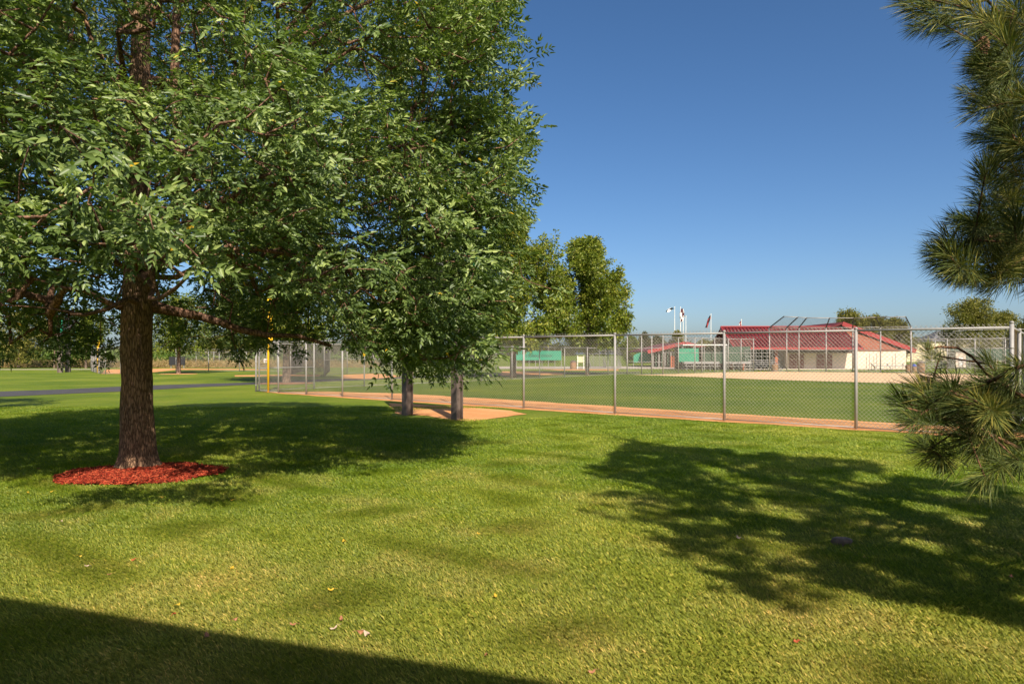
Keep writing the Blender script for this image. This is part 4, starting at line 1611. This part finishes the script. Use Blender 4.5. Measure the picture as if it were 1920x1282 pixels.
m.build('back_wall', M['soffit'], lp)
for i in range(9):
    x = (1226 + i * 5.6 - 960) / F * yl
    MB().box((x, yl + 0.5, 0.95), (0.14, 0.12, 1.9)).build('picket', M['darkscreen'] if i % 2 else M['signback'], lp)
for px in (1259, 1264, 1273):
    x = (px - 960) / F * (yl - 1)
    MB().box((x, yl - 1, 0.7), (0.18, 0.18, 1.4)).build('post', M['orange'], lp)

# dugout
dg = thing('dugout', 'low dugout with pale flat roof edge and green screens beside the infield', 'dugout')
yd = 69.0
a, b = A(1280, 645, yd), A(1362, 645, yd)
MB().box(((a.x + b.x) / 2, yd + 1.5, a.z - 0.08), (b.x - a.x, 3.4, 0.11)).build('roof', M['white'], dg)
a, b = A(1278, 645, yd), A(1412, 645, yd)
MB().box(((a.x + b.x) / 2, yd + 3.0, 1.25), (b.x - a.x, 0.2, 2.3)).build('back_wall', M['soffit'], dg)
a, b = A(1321, 645, yd), A(1411, 680, yd)
MB().box(((a.x + b.x) / 2, yd + 0.6, 1.55), (b.x - a.x, 0.04, 1.7)).build('screen', M['darkscreen'], dg)
a, b = A(1271, 653, yd - 2), A(1310, 678, yd - 2)
MB().box(((a.x + b.x) / 2, yd - 2.0, (a.z + b.z) / 2), (b.x - a.x, 0.04, a.z - b.z)).build('side_screen', M['screen'], dg)
for px in (1280, 1300, 1320, 1341, 1362):
    x = (px - 960) / F * yd
    MB().tube([(x, yd - 0.1, 0), (x, yd - 0.1, 2.5)], 0.05, 8).build('post', M['galv'], dg)
for i, (x0_, x1_, yb, gname) in enumerate(((1284, 1350, 66.5, 'long pale bench in front of the dugout screens'), (1362, 1410, 66.0, 'short pale bench left of the tan barrel'))):
    t = thing('players_bench', gname, 'bench')
    X0, X1 = (x0_ - 960) / F * yb, (x1_ - 960) / F * yb
    MB().box(((X0 + X1) / 2, yb, 0.46), (X1 - X0, 0.3, 0.06)).build('seat', M['alu'], t)
    MB().box(((X0 + X1) / 2, yb + 0.2, 0.80), (X1 - X0, 0.04, 0.22)).build('backrest', M['alu'], t)
    k = 5
    for j in range(k):
        x = X0 + 0.2 + (X1 - X0 - 0.4) * j / (k - 1)
        MB().beam((x, yb, 0), (x, yb, 0.44), 0.05, 0.05).beam((x, yb + 0.12, 0.3), (x, yb + 0.2, 0.9), 0.04, 0.04).build('leg', M['galv'], t)


# ------------------------------------------------------------------ bleachers
def bleacher(label, px0, px1, y, rows, h, rail=True, mirror=False):
    t = thing('bleacher', label, 'bleacher')
    x0, x1 = (px0 - 960) / F * y, (px1 - 960) / F * y
    dy = 0.6
    for i in range(rows):
        z = 0.42 + (h - 0.5) * i / max(1, rows - 1)
        yy = y + i * dy
        MB().box(((x0 + x1) / 2, yy, z), (x1 - x0, 0.28, 0.05)).build('seat_plank', M['alu'], t)
        MB().box(((x0 + x1) / 2, yy - 0.3, z - 0.22), (x1 - x0, 0.25, 0.04)).build('foot_plank', M['alu'], t)
    k = max(3, int((x1 - x0) / 1.6))
    for j in range(k):
        x = x0 + 0.1 + (x1 - x0 - 0.2) * j / (k - 1)
        m = MB()
        m.beam((x, y - 0.2, 0.2), (x, y + (rows - 1) * dy, h - 0.1), 0.05, 0.06)
        m.beam((x, y - 0.3, 0.03), (x, y + rows * dy, 0.03), 0.05, 0.05)
        for i in range(rows):
            z = 0.42 + (h - 0.5) * i / max(1, rows - 1)
            m.beam((x, y + i * dy, 0), (x, y + i * dy, z), 0.04, 0.04)
        m.build('frame', M['galv'], t)
    if rail:
        m = MB()
        yb = y + rows * dy
        for z in (h + 0.3, h + 0.65, h + 1.0):
            m.tube([(x0, yb, z), (x1, yb, z)], 0.025, 6)
            for x in (x0, x1):
                m.tube([(x, yb, z), (x, y + 0.4, z - h * 0.6)], 0.022, 6)
        for j in range(k * 2):
            x = x0 + (x1 - x0) * j / (k * 2 - 1)
            m.tube([(x, yb, 0), (x, yb, h + 1.0)], 0.022, 6)
        m.build('guard_rail', M['galv'], t)
    return t


bleacher('bleacher under the left end of the red roof beside the tan barrel', 1413, 1466, 67.0, 4, 1.1)
bleacher('tall railed bleacher seen through the fence right of the white notice board', 1106, 1166, 82.0, 5, 1.4)
bleacher('low bleacher in front of the tan gable wing wall', 1638, 1700, 69.0, 2, 0.75, False)
bleacher('bleacher behind the grass strip right of the bins', 1736, 1860, 76.0, 4, 1.1)


# ------------------------------------------------------------------ bins, boards, banner, lamps, flags, car
def barrel(label, px, pyb, pyt, w, lid, lid_mat=None, name='trash_barrel'):
    g = G(px, pyb)
    h = (pyb - pyt) / F * g.y
    r = w / 2 / F * g.y
    t = thing(name, label, 'trash barrel', loc=(g.x, g.y, 0))
    MB().tube([(0, 0, 0), (0, 0, h * 0.5), (0, 0, h * 0.92), (0, 0, h)], [r * 0.96, r, r, r * 0.97], 16).build('body', M['wood'], t, False)
    m = MB()
    for z in (h * 0.15, h * 0.5, h * 0.85):
        m.tube([(0, 0, z), (0, 0, z + 0.04)], r * 1.03, 16)
    m.build('hoop', M['darkpost'], t)
    if lid:
        MB().tube([(0, 0, h), (0, 0, h + 0.08), (0, 0, h + 0.22)], [r * 1.05, r * 1.0, r * 0.4], 16).build('lid', lid_mat or M['darkpost'], t, True)
    return t


barrel('tan barrel in front of the bleacher under the red roof', 1453, 696.4, 683, 12, False)
barrel('narrow wooden barrel at the infield edge left of the blue-lidded bin', 1703, 698.0, 684, 9, False)
barrel('blue-lidded bin beside the infield', 1714.5, 698.2, 687, 8, True, M['blue'])
barrel('large wooden barrel right of the blue-lidded bin', 1727, 699.2, 682, 13, True)
barrel('tan barrel left of the white notice board', 1075, 692.0, 679, 12, True)

t = thing('notice_board', 'white two-post notice board left of the railed bleacher', 'sign')
y = 75.0
x0, x1 = (1083 - 960) / F * y, (1094.5 - 960) / F * y
for x in (x0, x1):
    MB().box((x, y, 0.75), (0.08, 0.08, 1.5)).build('post', M['white'], t)
MB().box(((x0 + x1) / 2, y + 0.06, 1.05), (x1 - x0, 0.04, 0.65)).build('panel', M['cream'], t)

t = thing('fence_banner', 'long green banner with a line of dark lettering on the far fence', 'banner')
y = 80.0
a, b = A(968, 657.5, y), A(1052.5, 675, y)
MB().box(((a.x + b.x) / 2, y, (a.z + b.z) / 2), (b.x - a.x, 0.03, a.z - b.z)).build('cloth', M['screen'], t)
m = MB()
rr = random.Random(3)
cx = A(986, 0, y).x
ce = A(1034, 0, y).x
zc = A(0, 667, y).z
while cx < ce:
    w = 0.14 + 0.10 * rr.random()
    h = 0.30
    k = rr.randint(0, 3)
    m.box((cx + 0.03, y - 0.025, zc), (0.045, 0.012, h))
    if k != 1:
        m.box((cx + w - 0.02, y - 0.025, zc), (0.04, 0.0115, h))
    if k in (0, 2):
        m.box((cx + w / 2, y - 0.025, zc + h / 2 - 0.02), (w - 0.06, 0.011, 0.04))
    if k in (1, 3):
        m.box((cx + w / 2 + 0.02, y - 0.025, zc), (w - 0.06, 0.011, 0.04))
    if k in (1, 2):
        m.box((cx + w / 2, y - 0.025, zc - h / 2 + 0.02), (w - 0.06, 0.0105, 0.04))
    cx += w + (0.09 if rr.random() < 0.8 else 0.22)
m.build('lettering', M['black'], t)
for i in range(8):
    x = a.x + (b.x - a.x) * i / 7
    MB().tube([(x, y + 0.06, 0), (x, y + 0.06, b.z + 1.45)], 0.035, 6).build('post', M['galv'], t)

for i, (px0, px1, lab) in enumerate(((1188, 1222, 'green arched screen panel left of the small pavilion'), )):
    t = thing('screen_panel', lab, 'windscreen')
    y = 88.0
    a, b = A(px0, 666, y), A(px1, 680, y)
    n_ = 10
    vs = []
    for j in range(n_ + 1):
        s = j / n_
        x = a.x + (b.x - a.x) * s
        vs.append((x, a.z + 0.35 * math.sin(math.pi * min(0.5, s * 1.2))))
    m = MB()
    for (xa, za), (xb, zb) in zip(vs, vs[1:]):
        m.add([(xa, y, b.z), (xb, y, b.z), (xb, y, zb), (xa, y, za), (xa, y + 0.05, b.z), (xb, y + 0.05, b.z), (xb, y + 0.05, zb), (xa, y + 0.05, za)],
              [(0, 1, 2, 3), (7, 6, 5, 4), (3, 2, 6, 7), (1, 0, 4, 5)])
    m.build('cloth', M['screen'], t)
    for x in (a.x, (a.x + b.x) / 2, b.x):
        MB().tube([(x, y + 0.1, 0), (x, y + 0.1, a.z)], 0.04, 6).build('post', M['galv'], t)

t = thing('outfield_screen', 'dark green windscreen with top rail behind the right end of the fence', 'windscreen')
y = 82.0
a, b = A(1783, 654, y), A(1990, 675, y)
MB().box(((a.x + b.x) / 2, y, (a.z + b.z) / 2), (b.x - a.x, 0.04, a.z - b.z)).build('cloth', M['darkscreen'], t)
MB().tube([(a.x - 4, y, a.z + 0.05), (b.x, y, a.z + 0.05)], 0.035, 6).build('rail', M['galv'], t)
for i in range(7):
    x = a.x - 3 + (b.x - a.x + 3) * i / 6
    MB().tube([(x, y + 0.08, 0), (x, y + 0.08, a.z + 0.1)], 0.04, 6).build('post', M['galv'], t)
t = thing('storage_shed', 'small pale shed in front of the dark green windscreen', 'shed')
y = 79.0
a, b = A(1791, 661, y), A(1811, 684, y)
MB().box(((a.x + b.x) / 2, y + 0.6, (a.z) / 2 + 0.05), (b.x - a.x, 1.2, a.z)).build('wall', M['tan'], t)
MB().box(((a.x + b.x) / 2, y + 0.6, a.z + 0.12), (b.x - a.x + 0.2, 1.4, 0.1)).build('roof', M['darkpost'], t)
MB().box(((a.x + b.x) / 2, y - 0.02, 0.75), (0.5, 0.05, 1.0)).build('door', M['white'], t)

t = thing('cream_building', 'distant cream building with grey pitched roof right of the red roof', 'building')
y = 150.0
a, b = A(1700, 642, y), A(1776, 690, y)
MB().box(((a.x + b.x) / 2, y + 5, a.z / 2), (b.x - a.x, 10, a.z)).build('wall', M['cream'], t)
MB().box(((a.x + b.x) / 2 - 2, y + 4.8, a.z + 0.12), (b.x - a.x, 10.6, 0.25)).build('parapet', M['greyroof'], t)
c0, c1_ = A(1748, 640, y - 2), A(1776, 619, y - 2)
m = MB()
zb, zt = c0.z, c1_.z
m.add([(c0.x, y - 2, zb), (c0.x + 9, y - 2, zb), (c0.x + 7.5, y + 1, zt), (c0.x + 3.0, y + 1, zt), (c0.x, y + 6, zb), (c0.x + 9, y + 6, zb)],
      [(0, 1, 2, 3), (1, 5, 2), (5, 4, 3, 2), (4, 0, 3), (0, 4, 5, 1)])
m.build('roof', M['greyroof'], t)
MB().box((c0.x + 4.5, y + 2, zb / 2), (8.4, 7, zb)).build('annex_wall', M['cream'], t)

t = thing('warehouse', 'long white warehouse with a blue roof on the horizon', 'building')
y = 410.0
a, b = A(384, 664.5, y), A(459, 671, y)
base_z = gzf(a.x, y)
MB().box(((a.x + b.x) / 2, y + 12, (a.z + 0.3) / 2), (b.x - a.x, 24, a.z + 0.3)).build('wall', M['white'], t)
rz_ = A(0, 652, y).z
m = MB()
m.slab((a.x + 14, y - 0.5, a.z + 0.6), (b.x + 3, y - 0.5, a.z + 0.6), (b.x + 3, y + 12, rz_), (a.x + 14, y + 12, rz_), 0.5)
m.slab((a.x + 14, y + 12.1, rz_), (b.x + 3, y + 12.1, rz_), (b.x + 3, y + 24, a.z + 0.6), (a.x + 14, y + 24, a.z + 0.6), 0.5)
m.build('roof', M['blueroof'], t)
t = thing('white_hall', 'low white hall on the horizon seen through the mesh by the foul pole', 'building')
a, b = A(486, 663, y), A(506, 671, y)
MB().box(((a.x + b.x) / 2, y + 6, a.z / 2), (b.x - a.x, 12, a.z)).build('wall', M['white'], t)
MB().box(((a.x + b.x) / 2, y + 6, a.z + 0.3), (b.x - a.x + 1, 13, 0.6)).build('roof', M['greyroof'], t)
t = thing('field_sign', 'small pale sign seen through the mesh left of the yellow pole', 'sign')
p = A(498.5, 676, 84)
MB().box((p.x, 84, p.z), (0.5, 0.04, 0.5)).build('panel', M['white'], t)
MB().box((p.x, 83.975, p.z), (0.36, 0.01, 0.10)).build('stripe', M['redtrim'], t)
MB().box((p.x, 84.05, p.z / 2 - 0.2), (0.07, 0.05, p.z + 0.4)).build('post', M['galv'], t)
t = thing('equipment_board', 'dark square board standing behind the tree beyond the path', 'board')
p = A(332, 678, 80)
MB().box((p.x, 80, 0.85), (1.85, 0.12, 1.0)).build('panel', M['black'], t)
for s in (-1, 1):
    MB().box((p.x + s * 0.75, 80.1, 0.4), (0.08, 0.06, 0.9)).build('leg', M['galv'], t)

# car
cy = 195.0
cxx = (434.5 - 960) / F * cy
car = thing('parked_car', 'dark car parked beyond the distant fence', 'car', loc=(cxx, cy, gzf(cxx, cy)))
prof = [(-2.25, 0.35), (-2.25, 0.75), (-1.9, 0.88), (-1.25, 1.0), (-0.75, 1.40), (0.55, 1.44), (1.25, 1.05), (2.0, 0.9), (2.25, 0.65), (2.25, 0.35)]
m = MB()
nn_ = len(prof)
vs = [(x, -0.85, z) for x, z in prof] + [(x, 0.85, z) for x, z in prof]
m.add(vs, [tuple(range(nn_)), tuple(reversed(range(nn_, 2 * nn_)))] + [(i, i + nn_, (i + 1) % nn_ + nn_, (i + 1) % nn_) for i in range(nn_)])
m.build('body', M['carpaint'], car)
m = MB()
m.add([(-1.1, -0.86, 1.02), (1.1, -0.86, 1.05), (0.5, -0.86, 1.36), (-0.7, -0.86, 1.33)], [(0, 1, 2, 3)])
m.build('window', M['glass'], car)
for x in (-1.4, 1.4):
    for yy in (-0.8, 0.8):
        w_ = MB().tube([(x, yy - 0.1, 0.33), (x, yy + 0.1, 0.33)], 0.33, 16).build('wheel', M['black'], car)


def lamp(label, px, pyt, y, arm):
    t = thing('parking_lamp', label, 'lamp post')
    p = A(px, pyt, y)
    MB().tube([(p.x, y, gzf(p.x, y)), (p.x, y, p.z)], 0.10, 8).build('pole', M['black'], t)
    MB().box((p.x + arm * 0.55, y, p.z), (1.0, 0.45, 0.22)).build('lamp_head', M['black'], t)


lamp('dark shoebox lamp post above the round bush', 1177, 635, 122, 1)
lamp('dark shoebox lamp post left of the slim evergreen', 1255, 637, 122, 1)


def flag(label, px, top, y, col, shape, colb):
    t = thing('flagpole', label, 'flagpole', 'flagpoles beyond the ballfield')
    p = A(px, top, y)
    MB().tube([(p.x, y, 0), (p.x, y, p.z)], [0.09, 0.05], 8).build('pole', M['white'], t)
    MB().tube([(p.x, y, p.z), (p.x, y, p.z + 0.18)], 0.09, 8).build('finial', M['white'], t)
    if shape is None:
        return
    # cloth hanging in folds: a strip along shape points (dx, dz, width)
    n_ = len(shape)
    V, Fs = [], []
    for i, (dx, dz, w) in enumerate(shape):
        for j in range(5):
            s = j / 4 - 0.5
            V.append((p.x + dx + s * w, y + 0.18 * math.sin(j * 2.2 + i * 0.9), p.z + dz - abs(s) * 0.3))
    for i in range(n_ - 1):
        for j in range(4):
            a = i * 5 + j
            Fs.append((a, a + 1, a + 6, a + 5))
    me = MB()
    me.v, me.f = V, [f for i, f in enumerate(Fs) if (i // 3) % 2 == 0]
    c = me.build('flag_cloth', col, t)
    me2 = MB()
    me2.v, me2.f = V, [f for i, f in enumerate(Fs) if (i // 3) % 2 == 1]
    me2.build('flag_stripe', colb, t)


M['maroon'] = plain('maroon_cloth', (0.10, 0.015, 0.02), 0.8)
M['darkcloth'] = plain('dark_cloth', (0.02, 0.035, 0.035), 0.8)
M['redcloth'] = plain('red_cloth', (0.42, 0.05, 0.05), 0.8)
flag('leftmost flagpole with a dark green and white flag blown left', 1265, 576.5, 135, M['darkcloth'], [(-0.1, -0.2, 0.5), (-0.6, 0.0, 0.9), (-1.1, -0.35, 0.9), (-1.5, -0.8, 0.5)], M['white'])
flag('flagpole with a long dark red flag hanging beside the leftmost pole', 1276, 577, 135, M['maroon'], [(0.35, -0.1, 0.5), (0.3, -0.9, 0.9), (0.25, -1.7, 0.8), (0.3, -2.2, 0.5), (0.1, -2.7, 0.4)], M['white'])
flag('short white flagpole without visible flag between two others', 1281, 593, 135, M['white'], None, M['white'])
flag('flagpole with a small white flag at its top', 1286, 593.5, 135, M['white'], [(0.0, 0.1, 0.3), (-0.35, 0.15, 0.5), (-0.6, 0.05, 0.3)], M['white'])
flag('flagpole right of the group with a long drooping green and red flag', 1333, 590, 135, M['darkcloth'], [(-0.1, -0.1, 0.4), (-0.35, -0.7, 0.5), (-0.6, -1.4, 0.35), (-0.8, -2.0, 0.35), (-1.0, -2.5, 0.5)], M['redcloth'])
flag('flagpole whose red and white flag tip shows above the red roof', 1390, 600, 135, M['redcloth'], [(-0.05, -0.1, 0.25), (-0.2, -0.6, 0.5), (-0.3, -1.0, 0.5)], M['white'])

# ------------------------------------------------------------------ small things on the lawn
st = thing('flat_stone', 'small dark flat stone lying in the pine shade', 'stone')
g = G(1578, 1019)
V, Fs = [], []
for i in range(5):
    for j in range(18):
        a = 2 * math.pi * j / 18
        rr_ = [1.0, 0.98, 0.85, 0.5, 0.08][i] * (1 + 0.13 * math.sin(a * 3 + 1) + 0.06 * math.sin(a * 7))
        V.append((g.x + math.cos(a) * rr_ * 0.088, g.y + math.sin(a) * rr_ * 0.062, gzf(g.x, g.y) + [0, 0.03, 0.05, 0.062, 0.065][i]))
for i in range(4):
    for j in range(18):
        Fs.append((i * 18 + j, i * 18 + (j + 1) % 18, (i + 1) * 18 + (j + 1) % 18, (i + 1) * 18 + j))
mesh_np('stone', V, Fs, M['stone'], st, smooth=True)

lm = {'y': plain('yellow_dead_leaf', (0.62, 0.38, 0.03), 0.6), 'b': plain('brown_dead_leaf', (0.36, 0.15, 0.07), 0.7), 'r': plain('red_dead_leaf', (0.42, 0.09, 0.03), 0.6), 't': plain('tan_dead_leaf', (0.55, 0.40, 0.28), 0.7)}


def leaf_mesh(mat, kind):
    m = MB()
    n_ = 10
    pts = []
    for i in range(n_):
        a = 2 * math.pi * i / n_
        rr_ = (0.5 + 0.5 * abs(math.cos(a))) * (1.0 if kind != 'r' or i % 2 == 0 else 0.45)
        pts.append((math.cos(a) * 0.030 * rr_, math.sin(a) * 0.019 * (1.6 if kind == 'r' else 1.0), 0.012 * math.cos(a * 2) + 0.006 * math.sin(a * 3)))
    m.add([(0, 0, 0)] + pts, [(0, i + 1, (i + 1) % n_ + 1) for i in range(n_)])
    m.tube([(0.03, 0, 0.01), (0.06, 0.004, 0.004)], 0.0012, 4)
    return m


protos = {}
leaf_spots = [
    (150, 1047, 'y', 'bright yellow fallen leaf alone on the left lawn above the straight shadow'),
    (250, 1055, 'r', 'red-brown fallen leaf right of the bright yellow leaf on the left lawn'),
    (205, 1083, 'b', 'brown fallen leaf below the bright yellow leaf on the left lawn'),
    (162, 1066, 't', 'tiny tan leaf just under the bright yellow leaf'),
    (335, 1138, 'y', 'yellow fallen leaf close above the edge of the straight shadow'),
    (325, 1157, 'r', 'reddish leaf on the shadow edge just under a yellow leaf'),
    (387, 1196, 'b', 'brown leaf inside the straight shadow at lower left'),
    (440, 1165, 'b', 'dark curled brown leaf just above the straight shadow edge'),
    (97, 926, 'y', 'yellow leaf in the sunny grass left of and below the red mulch'),
    (52, 928, 'y', 'yellow leaf nearest the left edge below the big tree shadow'),
    (114, 985, 't', 'tan leaf at left between the mulch bed and the straight shadow'),
    (305, 938, 'y', 'small yellow leaf in the sun between the two shadow patches below the mulch'),
    (435, 942, 'y', 'small yellow leaf right of the shadow patch below the mulch'),
    (295, 905, 'y', 'yellow leaf on the front rim of the red mulch bed'),
    (435, 1072, 'y', 'pale yellow leaf in the lawn midway between mulch and straight shadow'),
    (72, 882, 'b', 'brown leaf in the big tree shadow left of the mulch bed'),
    (645, 1021, 'y', 'yellow leaf on the dry patch in the middle of the lawn'),
    (620, 1110, 'y', 'yellowish leaf on the lawn between the dry patch and the straight shadow'),
    (640, 1166, 'b', 'orange-brown leaf above the pair of pale curled leaves'),
    (549, 1175, 'b', 'long brown leaf lying above the straight shadow at centre left'),
    (626, 1184, 't', 'small pale leaf left of the pale curled pair'),
    (688, 1196, 't', 'pale curled leaf, right one of a pair above the straight shadow'),
    (676, 1192, 'b', 'brown leaf, left one of a pair above the straight shadow'),
    (913, 1240, 'b', 'brown leaf near the bottom edge at the end of the straight shadow'),
    (897, 1006, 'y', 'orange-yellow leaf alone in the centre of the lawn'),
    (928, 1129, 'y', 'small yellow leaf right of centre well above the straight shadow'),
    (1110, 1268, 'b', 'brown leaf at the bottom edge right of the straight shadow'),
    (1493, 1209, 'r', 'red star-shaped leaf alone on the sunny lawn at lower right'),
    (1620, 1050, 'y', 'yellow curled leaf in the pine shade right of the flat stone'),
    (1385, 1010, 't', 'tan leaf at the left fringe of the pine shade'),
    (1895, 1089, 'b', 'dark brown leaf in the pine shade near the right edge'),
    (395, 766, 't', 'tan leaf on the far sunny lawn between trunk and fence'),
    (60, 775, 'y', 'yellow leaf on the far lawn near the left edge below the path')]
for i, (px, py, k, lab_) in enumerate(leaf_spots):
    g = G(px, py)
    if k not in protos:
        protos[k] = leaf_mesh(lm[k], k).build('fallen_leaf', lm[k])
        o = protos[k]
    else:
        o = protos[k].copy()
        COL.objects.link(o)
    o.location = (g.x, g.y, gzf(g.x, g.y) + 0.032)
    o.rotation_euler = (random.uniform(-0.4, 0.4), random.uniform(-0.4, 0.4), random.uniform(0, 6.28))
    s = random.uniform(0.5, 0.85)
    o.scale = (s, s, s)
    tag(o, lab_, 'leaf', 'fallen leaves on the lawn')

# ------------------------------------------------------------------ building behind the viewpoint (throws the straight shadow)
hb = thing('shelter_building', 'low building behind the viewpoint whose roof edge throws the straight shadow at bottom left', 'building')
ez = 4.2
off = ez / math.tan(R(SUN_EL))
e0 = Vector((-3.40, 4.55, 0)) - SD * off
e1 = Vector((0.21, 3.36, 0)) - SD * off
ed = (e1 - e0).normalized()
en = Vector((-ed.y, ed.x, 0))
if en.y > 0:
    en = -en
a = e0 - ed * 5.0
b = e1 + ed * 9.0
m = MB()
m.prism([a, b, b + en * 10, a + en * 10][::-1] if True else [], ez - 0.25, ez)
m.build('roof', M['darkpost'], hb)
m = MB()
m.prism([a + en * 1.6 + ed * 0.8, b + en * 1.6 - ed * 0.8, b + en * 9.5 - ed * 0.8, a + en * 9.5 + ed * 0.8][::-1], -0.05, ez - 0.26)
m.build('wall', M['tan'], hb)
